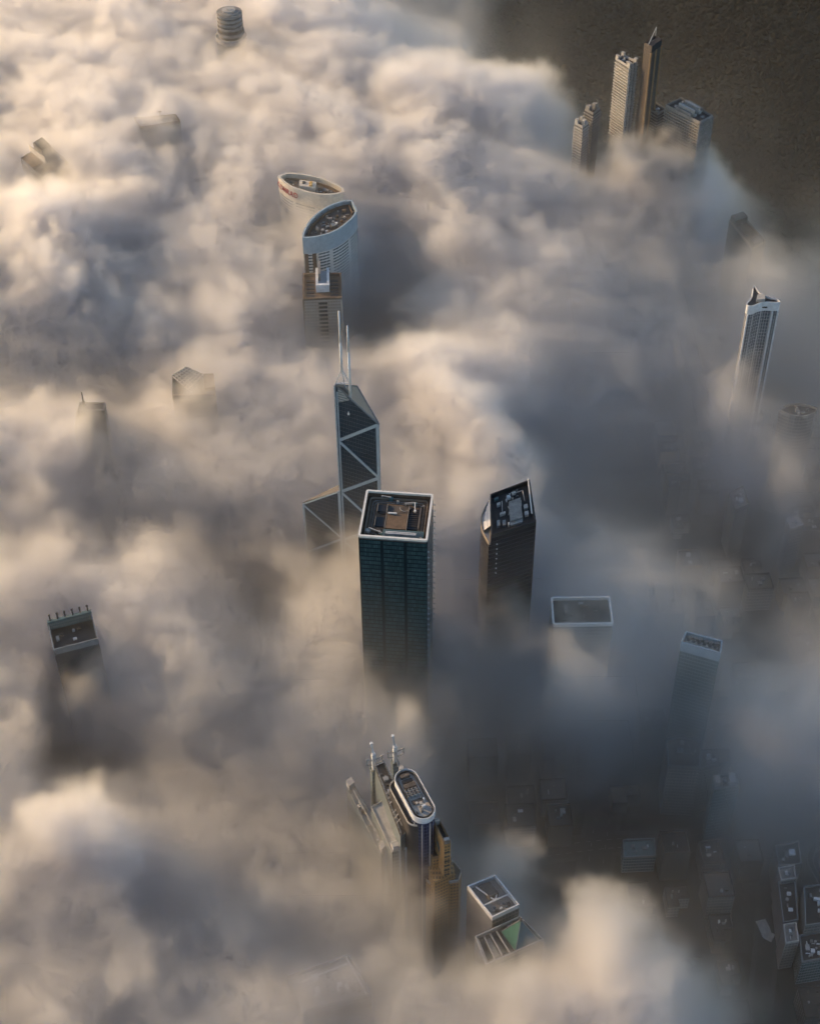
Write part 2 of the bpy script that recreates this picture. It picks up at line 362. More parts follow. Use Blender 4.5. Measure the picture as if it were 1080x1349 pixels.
# ================================================================== dark tower with a curved glass side
def dark_tower():
    Z = 235.0
    q = pts(Z, (645.5, 652), (697.5, 632.5), (706, 688), (646.5, 706)); poly = ccw(q); c = centre(poly)
    r, poly, inn = tower('dark_tower', 'black glass tower with a curved skylight along its left side, right of the teal tower', q, Z, 'citi', 'black', .8, .9, 3.0, 'dark', 0)
    zd = Z-2.98
    # curved flank
    back, front = q[0], q[3]; out = Vector((-1, -.05)).normalized(); arc = []
    for k in range(11):
        t = k/10; arc.append(back*(1-t)+front*t+out*(7.2*math.sin(math.pi*(.06+.88*t))))
    fl = MB(); cv = ccw(arc+[front, back]); fl.walls(cv, 0, Z-9, smooth=False); fl.build('curved_flank', 'citi', r)
    m = MB(); i2 = inset(cv, .8); m.ring(cv, i2, Z-9, Z-6.2); m.build('flank_rim', 'tan', r)
    m = MB()
    for k in range(len(arc)-1):
        a, b = arc[k], arc[k+1]; a2, b2 = back*(1-k/10)+front*(k/10), back*(1-(k+1)/10)+front*((k+1)/10)
        a1 = a.lerp(a2, .12); b1 = b.lerp(b2, .12)
        if k < 7: m.face([(a1.x, a1.y, Z-7.6), (b1.x, b1.y, Z-7.6), (b2.x-.1, b2.y, Z-2), (a2.x-.1, a2.y, Z-2)], [(0, k*4), (0, k*4+4), (6, k*4+4), (6, k*4)])
    m.build('skylight', 'skylight', r)
    w = inset(cv, .8); m = MB(); m.cap(w, Z-8.9); m.build('flank_deck', 'bright', r)
    a = bil(q, .955, -.03); b = bil(q, .93, .80); MB().bar((a.x, a.y, Z+1.2), (b.x, b.y, Z+1.2), .8, .6).build('white_rail', 'bright', r)
    qbox(r, 'plant_room', q, .44, .34, .72, .80, zd, zd+3.6, 'grey')
    qbox(r, 'plant_step', q, .44, .80, .72, .86, zd, zd+1.6, 'lightgrey')
    for u, v, du, dv, mt in ((.16, .24, .08, .06, 'lightgrey'), (.22, .5, .13, .05, 'lightgrey'), (.14, .66, .07, .14, 'steel'), (.27, .70, .07, .12, 'steel'), (.78, .50, .09, .09, 'lightgrey'), (.78, .66, .09, .09, 'lightgrey'), (.10, .10, .10, .04, 'teal')):
        qbox(r, 'cooling_unit', q, u, v, u+du, v+dv, zd, zd+2.2, mt)
    for pth in (((.62, .14), (.80, .14), (.82, .40)), ((.28, .22), (.28, .48)), ((.42, .40), (.46, .50), (.42, .60)), ((.73, .36), (.73, .48))):
        m = MB()
        for k in range(len(pth)-1):
            a, b = bil(q, *pth[k]), bil(q, *pth[k+1]); m.tube((a.x, a.y, zd+1.4), (b.x, b.y, zd+1.4), .35, .35, 8)
        m.build('pipe', 'lightgrey', r)
    a = bil(q, .40, .85); MB().tube((a.x, a.y, zd), (a.x, a.y, zd+4.5), .5).build('vent_pipe', 'bright', r)
    clutter(r, ccw([bil(q, .36, .08), bil(q, .74, .06), bil(q, .74, .3), bil(q, .36, .3)]), zd, 8, 33, (1.2, 3), .3)
    f = poly; d = (q[3]-q[0]).normalized(); m = MB()
    p = bil(q, .14, 1.0)
    for k in range(7): z = Z-10-k*5; m.tube((p.x, p.y+.2, z), (p.x+.1, p.y-.5, z), .55, .55, 8)
    m.build('wall_lamps', 'white', r)
dark_tower()
# ================================================================== two leaf-shaped hotels and the block before them
def smooth_poly(pp, corners, k=3):
    """closed Catmull-Rom through pixels, sharp at the listed corners"""
    out = []; n = len(pp)
    for i in range(n):
        p0, p1, p2, p3 = (Vector(pp[(i-1) % n]), Vector(pp[i]), Vector(pp[(i+1) % n]), Vector(pp[(i+2) % n]))
        if i in corners: p0 = p1
        if (i+1) % n in corners: p3 = p2
        for j in range(k):
            t = j/k
            out.append(.5*((2*p1)+(p2-p0)*t+(2*p0-5*p1+4*p2-p3)*t*t+(-p0+3*p1-3*p2+p3)*t**3))
    return out
def letters(text, size, path, z, parent, mat):
    """raised letters that follow a wall: path = points along the wall, left to right; z = foot of the letters"""
    cu = bpy.data.curves.new('sign', 'FONT'); cu.body = text; cu.size = size; cu.extrude = .25; cu.space_character = 1.15
    to = bpy.data.objects.new('sign', cu); COL.objects.link(to)
    bpy.context.view_layer.update()
    me = bpy.data.meshes.new_from_object(to); bpy.data.objects.remove(to); bpy.data.curves.remove(cu)
    seg = [0]
    for i in range(1, len(path)): seg.append(seg[-1]+(path[i]-path[i-1]).length)
    xs = [v.co.x for v in me.vertices]; k = seg[-1]/max(xs); o = Vector(parent['_base'])
    for v in me.vertices:
        s = min(max(v.co.x*k, 0), seg[-1]-.001); i = max(j for j in range(len(seg)-1) if seg[j] <= s)
        d = (path[i+1]-path[i]).normalized(); p = path[i]+d*(s-seg[i]); nn = Vector((d.y, -d.x))*(v.co.z+.3)
        v.co = Vector((p.x+nn.x-o.x, p.y+nn.y-o.y, z+v.co.y-o.z))
    me.materials.clear(); me.materials.append(MAT[mat]); ob = bpy.data.objects.new('sign', me); COL.objects.link(ob); ob.parent = parent
    return ob
def hotel_far():
    Z = 200.0
    pp = [(366.5, 233.2), (371, 238.5), (378.6, 244.3), (387, 248.5), (397, 251.7), (409, 255), (421, 257.3), (434, 257.3), (444, 256.3), (452.5, 254), (452.5, 248.5), (441, 242), (428, 236.5), (415.7, 233), (403, 230.5), (390, 229), (376.7, 228.6)]
    px = smooth_poly(pp, (0, 9, 10), 2); poly = [at(p.x, p.y, Z) for p in px]
    r, P_, inn = tower('leaf_hotel', 'leaf-shaped hotel tower with red lettering on its white crown', poly, Z, 'hotel', 'cream', .9, 2.2, 4.0, 'deck', 0, band=15.0)
    front = [at(*p, Z) for p in ((366.5, 233.2), (371, 238.5), (378.6, 244.3), (387, 248.5), (392.5, 250.2))]
    c = centre(P_); fr = [p+(p-c).normalized()*.45 for p in front]
    letters('CONRAD', 8.2, fr, Z-9.6, r, 'red')
    i3 = inset(P_, 5.5); MB().ring(i3, inset(i3, .5), Z-3.98, Z-1.6).build('inner_screen', 'brown', r)
    q = pts(Z, (395, 238), (417, 241), (415, 249), (394, 245.5))
    pl = qbox(r, 'plant_room', q, 0, 0, 1, 1, Z-3.98, Z+1.2, 'cream')
    for u, v, mt in ((.28, .45, 'black'), (.7, .35, 'yellow'), (.72, .72, 'yellow')):
        p = bil(q, u, v); MB().tube((p.x, p.y, Z+1.2), (p.x, p.y, Z+2.6), 2.0, 1.6, 12).build('fan', mt, pl)
    clutter(r, inset(P_, 7), Z-3.97, 22, 4, (1.6, 4), 0, ('grey', 'deck', 'brown', 'white', 'steel'))
def hotel_near():
    Z = 213.0
    pp = [(398.6, 314), (407, 314), (415.7, 313), (425, 311), (434.2, 308.3), (444, 304), (452.8, 298.3), (461, 291.5), (467.5, 284.5), (470.4, 277.5), (463.9, 264.2), (452, 265.4), (439.8, 269), (430, 273.4), (421.2, 279), (413, 286), (406.4, 293.5), (401.5, 302), (398.8, 309)]
    px = smooth_poly(pp, (0, 9, 10), 2); poly = [at(p.x, p.y, Z) for p in px]
    r, P_, inn = tower('leaf_hotel', 'leaf-shaped tower with a plain pale blue crown above the brown louvred roof', poly, Z, 'hotel', 'pale', .9, 1.6, 4.0, 'deck', 0, band=17.0)
    i3 = inset(P_, 4.2); MB().ring(i3, inset(i3, .5), Z-3.98, Z-1.2).build('inner_screen', 'brown', r)
    # spoke beams between screen and rim
    i4 = inset(P_, 1.8)
    for k in range(0, len(i3), 2): a, b = i3[k], i4[k]; MB().bar((a.x, a.y, Z-1.0), (b.x, b.y, Z-1.0), .5).build('roof_beam', 'tan', r)
    clutter(r, inset(P_, 6), Z-3.97, 30, 8, (1.6, 4.5), 0, ('grey', 'deck', 'brown', 'brown', 'white', 'steel'))
    # flat service bay on the left flank
    a, b = at(400, 314, Z), at(417, 313, Z); n = Vector((0, -1)); MB().prism(ccw([a+n*.4, b+n*.4, b-n*2, a-n*2]), 0, Z-17.2).build('service_bay', 'brown', r)
    MB().bar((b.x, b.y-1, 0), (b.x, b.y-1, Z-17.2), 1.8, 1.8).build('pier', 'cream', r)
hotel_far(); hotel_near()
def louvred_block():
    Z = 190.0
    q = pts(Z, (399, 360.5), (449.5, 360), (450.5, 392.5), (399, 394.5))
    r, P_, inn = tower('office_block', 'beige square block with brown louvred roof and a white U-shaped screen', q, Z, 'blockwall', 'brown', .8, 1.6, 1.5, 'brown', 0)
    zd = Z-1.48
    for u0, u1 in ((.10, .30), (.71, .91)):
        for k in range(5):
            v = .22+k*.145; f = qbox(r, 'louvre_slot', q, u0, v, u1, v+.085, zd, zd+.5, 'black')
    a, b, c, d = [bil(q, u, v) for u, v in ((.34, .0), (.40, .0), (.40, .62), (.34, .62))]
    MB().prism(ccw([a, b, c, d]), zd, Z+6.5).build('white_screen', 'white', r)
    MB().prism(ccw([bil(q, u, v) for u, v in ((.63, 0), (.69, 0), (.69, .62), (.63, .62))]), zd, Z+6.5).build('white_screen', 'white', r)
    MB().prism(ccw([bil(q, u, v) for u, v in ((.34, .625), (.69, .625), (.69, .70), (.34, .70))]), zd, Z+6.5).build('white_screen', 'white', r)
    qbox(r, 'glass_hall', q, .405, .02, .625, .62, zd, Z+3.5, 'pale'); qbox(r, 'lift_shaft', q, .41, -.12, .47, .42, zd, Z+11, 'grey')
    # recessed window strip and corner edges on the near face
    for k in range(26):
        z = Z-5-k*4.4; a, b = bil(q, .40, 1.0), bil(q, .62, 1.0); MB().bar((a.x, a.y-.2, z), (b.x, b.y-.2, z), .9, 1.9).build('window_band', 'black', r)
    for u in (.01, .99): a = bil(q, u, 1.01); MB().bar((a.x, a.y, 0), (a.x, a.y, Z-2), .9, .9).build('corner_trim', 'cream' if u > .5 else 'brown', r)
louvred_block()
# ================================================================== round tower far away
def disc(c, r, n=40): return [c+Vector((math.cos(2*math.pi*i/n), math.sin(2*math.pi*i/n)))*r for i in range(n)]
def round_tower():
    Z = 216.0; c = at(302, 14.5, Z)
    r = thing('round_tower', 'round ribbed tower with stacked disc crown, at the top edge', 'tower', c)
    R0 = 17.2
    m = MB(); m.prism(disc(c, R0-1.2, 64), 0, Z-34); m.build('drum', 'deck', r)
    for k in range(40):
        a = 2*math.pi*(k+.5)/40; p = c+Vector((math.cos(a), math.sin(a)))*(R0-.6)
        MB().bar((p.x, p.y, 30), (p.x, p.y, Z-34), 1.0, 1.3, up=(math.cos(a), math.sin(a), 0)).build('rib', 'lightgrey', r)
    def ringpart(name, rr, z0, z1, mt, inner=None):
        m = MB(); o = disc(c, rr, 48); m.ring(o, disc(c, inner or rr-1.2, 48), z0, z1); m.cap(disc(c, inner or rr-1.2, 48), z1-.9); m.cap(o, z0, True); m.build(name, mt, r)
    ringpart('collar', R0+.6, Z-34, Z-29, 'lightgrey')
    MB().prism(disc(c, R0-4, 40), Z-31, Z-20).build('neck', 'deck', r)
    ringpart('ring_floor', R0-1.8, Z-26, Z-23, 'grey')
    MB().prism(disc(c, 12.2, 40), Z-20, Z-1).build('crown_core', 'deck', r)
    for k in range(4): ringpart('ring_floor', 14.4, Z-19+k*5.0, Z-15.8+k*5.0, 'grey', 12.4)
    MB().prism(disc(c, 12.3, 40), Z-1, Z+.2).build('roof_disc', 'grey', r)
    MB().prism(disc(c+Vector((-.5, 0)), 7.5, 32), Z+.2, Z+2.2).prism(disc(c, 3, 20), Z+2.2, Z+3).build('roof_dish', 'lightgrey', r)
round_tower()
# ================================================================== tower with six roof posts (left)
def mast_row_tower():
    Z = 185.0
    q = pts(Z, (63.5, 822), (121, 807.5), (130, 842), (71, 857)); poly = ccw(q)
    r, P_, inn = tower('post_tower', 'dark tower with six short posts along its back parapet, at the left edge', q, Z, 'darkwall', 'steel', .8, .8, 5.0, 'black', 5, 3)
    a, b = bil(q, 0, 0), bil(q, 1, 0); d = (b-a).normalized()
    MB().prism(ccw([a-Vector((0, -.4)), b-Vector((0, -.4)), b+Vector((.3, -2.2)), a+Vector((.3, -2.2))]), Z-4.9, Z+3.5).build('lattice_wall', 'teal', r)
    for z in (Z-2.6, Z+.4): 
        for k in range(24):
            p = bil(q, .02+k*.0415, .095); MB().bar((p.x, p.y-.3, z), (p.x, p.y-.3, z+1.6), .5, .25).build('lattice_slot', 'lightgrey', r)
    for k in range(6):
        p = bil(q, .07+k*.172, .02); m = MB(); m.bar((p.x, p.y, Z+3.4), (p.x, p.y, Z+9), .9); m.bar((p.x-.8, p.y, Z+9), (p.x+.8, p.y, Z+9), 1.0, .8); m.build('post', 'black', r)
    p = bil(q, .52, 1.01); MB().bar((p.x, p.y-.3, 30), (p.x, p.y-.3, 125), 2.0, 1.2).build('lit_fin', 'white', r)
    p = bil(q, 1.0, 1.01); MB().bar((p.x, p.y-.3, 40), (p.x, p.y-.3, 150), 1.3, .9).build('corner_fin', 'cream', r)
    a, b = bil(q, .34, 1.02), bil(q, .75, 1.03); MB().bar((a.x, a.y-.8, 66), (b.x, b.y-.8, 66), 1.0).tube((b.x, b.y-2, 66), (b.x, b.y+.6, 66), 1.8, 1.8, 12).build('bracket', 'white', r)
mast_row_tower()
# ================================================================== three-lobed tower (right)
def lobed_tower():
    Z = 206.0
    pp = [(991.4, 377.5), (994.5, 377.8), (999.8, 385.3), (1010.5, 391), (1023, 394), (1027, 398), (1020, 398.8), (1009, 398.2), (999.8, 399.6), (991.5, 403.2), (985.2, 403.2), (983.2, 399.5), (989.3, 392), (991, 384)]
    px = smooth_poly(pp, (), 3); poly = [at(p.x, p.y, Z) for p in px]
    r, P_, inn = tower('lobed_tower', 'slim tower with a dark three-pointed roof and white crown, near the right edge', poly, Z, 'tri', 'white', .5, .6, 1.5, 'black', 0, band=9.0)
    q = pts(Z, (997, 390), (1006, 389.5), (1007, 396), (995, 397)); qbox(r, 'plant_room', q, 0, 0, 1, 1, Z-1.48, Z+2, 'lightgrey')
    a = at(1008, 398.2, Z); MB().bar((a.x-2.5, a.y-.6, Z-5), (a.x+2, a.y-.8, Z-5), .6, 1.2).build('crown_vent', 'black', r)
    for x, y in ((986, 403.9), (1019, 399.6), (1026, 398.8)): a = at(x, y, Z); MB().bar((a.x, a.y, 10), (a.x, a.y, Z-9), 2.2, 1.2).build('white_pier', 'white', r)
lobed_tower()
# ================================================================== pale-rimmed flat tower
def rim_tower():
    Z = 150.0
    q = pts(Z, (725, 787), (803, 786), (808, 822.5), (727.5, 823.5)); poly = rounded(ccw(q), 2.6, 4)
    r, P_, inn = tower('flat_roof_tower', 'tower with a flat dark roof framed by a rounded pale rim, sunk in mist', poly, Z, 'greytower', 'bright', .8, 1.5, 2.2, 'dark', 0)
    p = bil(q, .50, .2); MB().tube((p.x-1.2, p.y, Z-1), (p.x+1.4, p.y-1.6, Z+.4), 1.0).build('roof_tank', 'white', r)
    clutter(r, inset(P_, 5), Z-2.18, 10, 91, (2, 5), 0, ('dark', 'deck', 'grey'))
rim_tower()
def fan_tower():
    Z = 150.0
    q = pts(Z, (903, 832.5), (951, 845), (948.5, 861), (896.5, 846.5))
    r, P_, inn = tower('fan_roof_tower', 'blue green office tower with a row of round fans on its roof', q, Z, 'tealtower', 'pale', .8, 1.0, 3.0, 'dark', 0, band=9.0)
    for k in range(6):
        p = bil(q, .14+k*.14, .6); m = MB(); m.prism(ccw([p+Vector(v) for v in ((-1.7, -1.7), (1.7, -1.7), (1.7, 1.7), (-1.7, 1.7))]), Z-2.98, Z-.6); m.build('cooling_unit', 'lightgrey', r); MB().tube((p.x, p.y, Z-.6), (p.x, p.y, Z), 1.4, 1.4, 14).build('fan', 'black', r)
        p = bil(q, .16+k*.14, .25); MB().bar((p.x-1.4, p.y, Z-1), (p.x+1.4, p.y, Z-1), 1.6).build('duct', 'grey', r)
fan_tower()
# ================================================================== bank headquarters of three long bays
def bank():
    c = at(515, 1080, 150)
    r = thing('bank_building', 'grey steel office building of three long parallel bays with paired white roof hoists', 'office building', c)
    bays = (((493.5, 1011), (506, 1005.5), (543, 1085), (527.5, 1103), 178, 'bank', 'deck'),
            ((488.6, 1063.5), (503, 1056), (534, 1119), (516, 1123), 160, 'bank', 'lightgrey'),
            ((456.5, 1038), (465.5, 1032), (513, 1117), (502, 1127), 146, 'bank', 'steel'))
    Q = []
    for (a, b, c_, d, z, wm, rm) in bays:
        q = pts(z, a, b, c_, d); Q.append((q, z)); p = ccw(q)
        w = MB(); w.walls(p, 0, z); w.build('bay_wall', wm, r); m = MB(); m.cap(p, z); m.ring(p, inset(p, .5), z, z+1.0); rf = m.build('bay_roof', rm, r)
    # steel trusses along the tallest bay
    q, z = Q[0]
    for u in (.06, .94):
        m = MB(); n = 16
        for k in range(n):
            a = bil(q, u, k/n); b = bil(q, u, (k+1)/n); m.bar((a.x, a.y, z+4), (b.x, b.y, z+4), .5); m.bar((a.x, a.y, z+.3), (b.x, b.y, z+4) if k % 2 else (b.x, b.y, z+4), .35); m.bar((b.x, b.y, z+.3), (b.x, b.y, z+4), .3)
        m.build('roof_truss', 'steel', r)
    for v in (.45, .72):
        for k in range(3):
            a, b = bil(q, .0, v+k*.07), bil(q, 1.0, v+k*.07-.02); MB().bar((a.x, a.y, z+4.6), (b.x, b.y, z+4.6), .7, .5).build('cross_beam', 'lightgrey', r)
    clutter(r, ccw([bil(q, .1, .1), bil(q, .9, .1), bil(q, .9, .95), bil(q, .1, .95)]), z+.05, 16, 61, (1.4, 3.6), .3)
    q1, z1 = Q[1]
    m = MB()
    for k in range(7): a, b = bil(q1, .08, .82+k*.025), bil(q1, .95, .80+k*.025); m.bar((a.x, a.y, z1+.9), (b.x, b.y, z1+.9), .3, .5)
    m.build('roof_ribs', 'white', r)
    # white hoists on columns: head block, jib arms, mast behind
    def hoist(px, py, z, big=1.0):
        p = at(px, py, z); u = (bil(Q[0][0], .5, 1)-bil(Q[0][0], .5, 0)).normalized(); n = Vector((-u.y, u.x))
        k = MB().prism(ccw([p+u*a+n*b for a, b in ((-1.3, -1.3), (1.3, -1.3), (1.3, 1.3), (-1.3, 1.3))]), z-16*big, z).build('hoist', 'white', r)
        m = MB(); m.bar((p.x, p.y, z), (p.x-1.2, p.y-.6, z+12*big), .9); m.tube((p.x-1.2, p.y-.6, z+11*big), (p.x-1.2, p.y-.6, z+12.4*big), 1.0, 1.0, 8); m.build('hoist_mast', 'white', k)
        for s, l in ((1, 5.5), (-1, 5.5)):
            e = p+n*s*l+u*2; MB().bar((p.x, p.y, z-7), (e.x, e.y, z-2), .8).bar((p.x, p.y, z-12), (e.x, e.y, z-8), .6).bar((e.x, e.y, z-8), (e.x, e.y, z-1), .8).build('jib', 'lightgrey', k)
        f = p+u*7; MB().bar((p.x, p.y, z-3), (f.x, f.y, z-14), .9).build('stay', 'lightgrey', k)
        MB().prism(ccw([p+u*a+n*b for a, b in ((-2.2, -2.2), (2.2, -2.2), (2.2, 2.2), (-2.2, 2.2))]), 0, z-16*big).build('hoist_column', 'bank', k)
    hoist(492, 993, 186); hoist(520, 983, 184)
    q2, z2 = Q[2]
    for (qq, zz, v) in ((q1, z1, .97), (q2, z2, .97), (q2, z2, .03)):
        qbox(r, 'head_block', qq, .1, v-.06, .9, v+.03, zz, zz+6, 'lightgrey')
    for (u, v, qq, zz) in ((.5, 1.02, q2, z2), (1.1, 1.02, q2, z2), (.55, 1.02, q1, z1), (1.0, 1.02, q1, z1), (.95, 1.0, q, z)):
        p = bil(qq, u, v); MB().bar((p.x, p.y, 0), (p.x, p.y, zz+3), 1.1, 1.1).build('outer_column', 'pale', r)
    m = MB(); n = 12
    for k in range(n):
        a, b = bil(q2, .5, k/n), bil(q2, .5, (k+1)/n); s = .35
        m.bar((a.x, a.y, z2+3), (b.x, b.y, z2+3), .5); m.bar((a.x, a.y, z2), (b.x, b.y, z2+3), s)
    m.build('roof_truss', 'lightgrey', r)
    clutter(r, ccw([bil(q2, .1, .2), bil(q2, .9, .2), bil(q2, .9, .9), bil(q2, .1, .9)]), z2+.05, 7, 62, (1.4, 3.2), .2)
    a = pts(150, (532, 1085), (546, 1075), (553, 1108), (541, 1118)); p = ccw(a); MB().prism(p, 0, 150).build('annex', 'bank', r); clutter(r, p, 150, 9, 63, (1.2, 3), .8)
bank()
def oval_tower():
    Z = 200.0
    A, B = Vector((535.5, 1026)), Vector((557, 1066)); u = (B-A).normalized(); n = Vector((-u.y, u.x))
    a, b = at(A.x, A.y, Z), at(B.x, B.y, Z); R = 7.7
    U = (b-a).normalized(); ang = math.atan2(U.y, U.x); poly = []
    for k in range(19): t = ang-math.pi/2+math.pi*k/18; poly.append(b+Vector((math.cos(t), math.sin(t)))*R)
    for k in range(19): t = ang+math.pi/2+math.pi*k/18; poly.append(a+Vector((math.cos(t), math.sin(t)))*R)
    r, P_, inn = tower('oval_tower', 'narrow oval tower with rounded ends, white collar and navy glass, beside the three-bay building', poly, Z, 'navy', 'white', .5, .5, 1.6, 'lightgrey', 0, band=5.0)
    i3 = inset(P_, 1.6); MB().ring(i3, inset(i3, .3), Z-1.58, Z+.3).build('crane_rail', 'dark', r)
    lo = [p-(U*0)+Vector((-U.y, U.x))*0 for p in P_]
    N_ = Vector((U.y, -U.x))                       # towards the left of the picture
    if N_.x > 0: N_ = -N_
    low = ccw([p+N_*4.2-U*1.5 for p in inset(P_, .8)]); MB().prism(low, 0, Z-9).build('lower_deck', 'dark', r); MB().ring(inset(low, .3), inset(low, .8), Z-9, Z-7.6).build('deck_kerb', 'lightgrey', r)
    def L(s, t): return a+U*s-N_*t
    for s0, s1, t0, t1, h, mt in ((-4, -1.5, -3, 3, 2.2, 'deck'), (0, 2.5, -3.5, 3.5, 1.2, 'black'), (3.5, 7, -4, 4, 1.8, 'deck'), (16.5, 20, -4, 3, .6, 'deck')):
        MB().prism(ccw([L(s0, t0), L(s1, t0), L(s1, t1), L(s0, t1)]), Z-1.58, Z-1.58+h).build('plant_room', mt, r)
    for i in range(3):
        for j in range(4):
            p = L(9+i*2.2, -4+j*2.4); g = MB().prism(ccw([p+Vector(v) for v in ((-.9, -.9), (.9, -.9), (.9, .9), (-.9, .9))]), Z-1.58, Z+.6).build('cooling_unit', 'lightgrey', r); MB().tube((p.x, p.y, Z+.6), (p.x, p.y, Z+.9), .7, .7, 10).build('fan', 'black', g)
    clutter(r, ccw([L(16, -5), L(29, -5), L(29, 5), L(16, 5)]), Z-1.57, 8, 71, (1, 2.4), .2)
    for th in (-1.2, -.5, .2):
        t = ang+th; p = b+Vector((math.cos(t), math.sin(t)))*(R+.1); MB().bar((p.x, p.y, 0), (p.x, p.y, Z-6.5), .8, .8).build('glass_rib', 'lightgrey', r)
    p = L(-8.5, 0); MB().tube((p.x, p.y, Z-8), (p.x, p.y, Z+2), 1.6, 1.6, 12).build('roof_drum', 'lightgrey', r)
oval_tower()
def stepped_tower():
    Z = 185.0
    top = pts(Z, (570.4, 1080), (578.3, 1078.5), (593.5, 1107), (584.6, 1109.5)); c = centre(top)
    r = thing('stepped_tower', 'slim stepped tower of orange brown stone with a blue green panel', 'tower', c)
    p = ccw(top); MB().walls(p, 0, Z-2) if False else None
    m = MB(); m.walls(p, 0, Z-3); m.build('wall', 'sc', r); MB().ring(p, inset(p, .5), Z-3, Z+.6).build('parapet', 'stone', r); m = MB(); m.cap(inset(p, .5), Z-2.9); m.build('roof_deck', 'dark', r)
    for v in (.04, .9): qbox(r, 'roof_block', top, .15, v, .85, v+.1, Z-2.9, Z+2, 'lightgrey')
    for z, pp, nm in ((158, ((562, 1115), (569.5, 1109.5), (583, 1127.5), (569.5, 1130)), 'left_shoulder'), (132, ((551, 1150), (556, 1138), (572, 1158), (567, 1164)), 'lower_left_step'), (140, ((597.5, 1134), (608, 1147), (604.5, 1160), (592, 1162), (585, 1146)), 'lower_right_step')):
        q = ccw(pts(z, *pp)); m = MB(); m.walls(q, 0, z-2); m.build('step_wall', 'sc', r); MB().ring(q, inset(q, .6), z-2, z+.6).build('step_parapet', 'lightgrey' if z < 150 else 'stone', r); m = MB(); m.cap(inset(q, .6), z-1.9); m.build('step_roof', 'deck', r)
    q = ccw(pts(148, (562, 1132), (592, 1120), (600, 1148), (572, 1160))); m = MB(); m.walls(q, 0, 146); m.cap(q, 146); m.build('shoulder_wall', 'sc', r)
    # coloured lozenge on the long left face
    a, b = top[0], top[3]; d = (b-a).normalized(); nn = Vector((d.y, -d.x)); nn = nn if nn.x < 0 else -nn
    def F(t, z): q_ = a+(b-a)*t+nn*.35; return (q_.x, q_.y, z)
    m = MB(); m.face([F(.30, Z-9), F(.62, Z-15), F(.72, Z-22), F(.42, Z-14)]); m.face([F(.42, Z-14), F(.72, Z-22), F(.62, Z-15), F(.30, Z-9)]); m.build('mosaic_panel', 'blue', r)
    for k in range(14):
        a2, b2 = bil([top[0], top[1], top[2], top[3]], .1, 1.0), bil(top, .9, 1.0); z = Z-12-k*5; MB().bar((a2.x, a2.y-.2, z), (b2.x, b2.y-.2, z), .4, 1.2).build('window_band', 'deck', r)
stepped_tower()
def frame_roof():
    Z = 156.0
    q = pts(Z, (615.4, 1168), (652, 1153), (684, 1192.5), (648, 1209.5))
    r, P_, inn = tower('screen_roof_building', 'pale office building with white roof screens, directly behind the pyramid roof', q, Z, 'greytower', 'white', 1.0, .8, 3.0, 'grey', 0, cat='office building')
    qbox(r, 'plant_room', q, .35, .12, .68, .5, Z-2.98, Z+1.5, 'deck')
    for u0, v0, u1, v1 in ((.05, .62, .95, .62), (.22, .1, .45, .62), (.62, .5, .45, .62)): a, b = bil(q, u0, v0), bil(q, u1, v1); MB().bar((a.x, a.y, Z+.2), (b.x, b.y, Z+.2), .5, 1.2).build('roof_screen', 'white', r)
    clutter(r, ccw([bil(q, .1, .66), bil(q, .9, .66), bil(q, .9, .95), bil(q, .1, .95)]), Z-2.97, 10, 81, (1, 2.6), .2)
frame_roof()
def pyramid_roof():
    Z = 148.0
    q = pts(Z, (625.6, 1234), (685, 1207), (716, 1238), (640, 1272))
    r, P_, inn = tower('pyramid_roof_building', 'office building with a green and blue glass pyramid on its roof', q, Z, 'greytower', 'lightgrey', .8, .8, 2.5, 'deck', 0, cat='office building')
    A, F, Rr = at(660, 1226, Z), at(679, 1252, Z), at(709, 1238, Z); Bk = A+Rr-F; cc = (A+Rr)/2; zt = Z+18
    ap = Vector((cc.x, cc.y)); z0 = Z-1
    t = lambda p, z: (p.x, p.y, z)
    py = MB().walls(ccw([A, F, Rr, Bk]), Z-2.5, z0) ; m = MB(); m.walls(ccw([A, F, Rr, Bk]), Z-2.5, z0); base = m.build('pyramid_base', 'grey', r)
    MB_ = MB(); MB_.face([t(A, z0), t(F, z0), t(ap, zt)]); MB_.build('green_pane', 'green', r)
    MB_ = MB(); MB_.face([t(F, z0), t(Rr, z0), t(ap, zt)]); MB_.build('blue_pane', 'blue', r)
    MB_ = MB(); MB_.face([t(Rr, z0), t(Bk, z0), t(ap, zt)]); MB_.face([t(Bk, z0), t(A, z0), t(ap, zt)]); MB_.build('rear_panes', 'green', r)
    m = MB()
    for p in (A, F, Rr, Bk): m.bar(t(p, z0), t(ap, zt), .5)
    m.build('pyramid_ribs', 'steel', r)
    MB().tube(t(ap, zt-.5), t(ap, zt+2.5), 1.1, .4, 8).build('finial', 'deck', r)
    for k in range(3): qbox(r, 'roof_slot', q, .06+k*.13, .2, .14+k*.13, .85, Z-2.48, Z-1.6+.3*k, ('black', 'grey', 'black')[k])
    for k in range(4): a, b = bil(q, .04+k*.13, .12), bil(q, .04+k*.13, .92); MB().bar((a.x, a.y, Z-.6), (b.x, b.y, Z-.6), .5, 2.5).build('roof_screen', 'lightgrey', r)
    clutter(r, ccw([bil(q, .5, .03), bil(q, .98, .03), bil(q, .98, .12), bil(q, .5, .12)]), Z-2.47, 6, 84, (.8, 1.6), .1)
pyramid_roof()
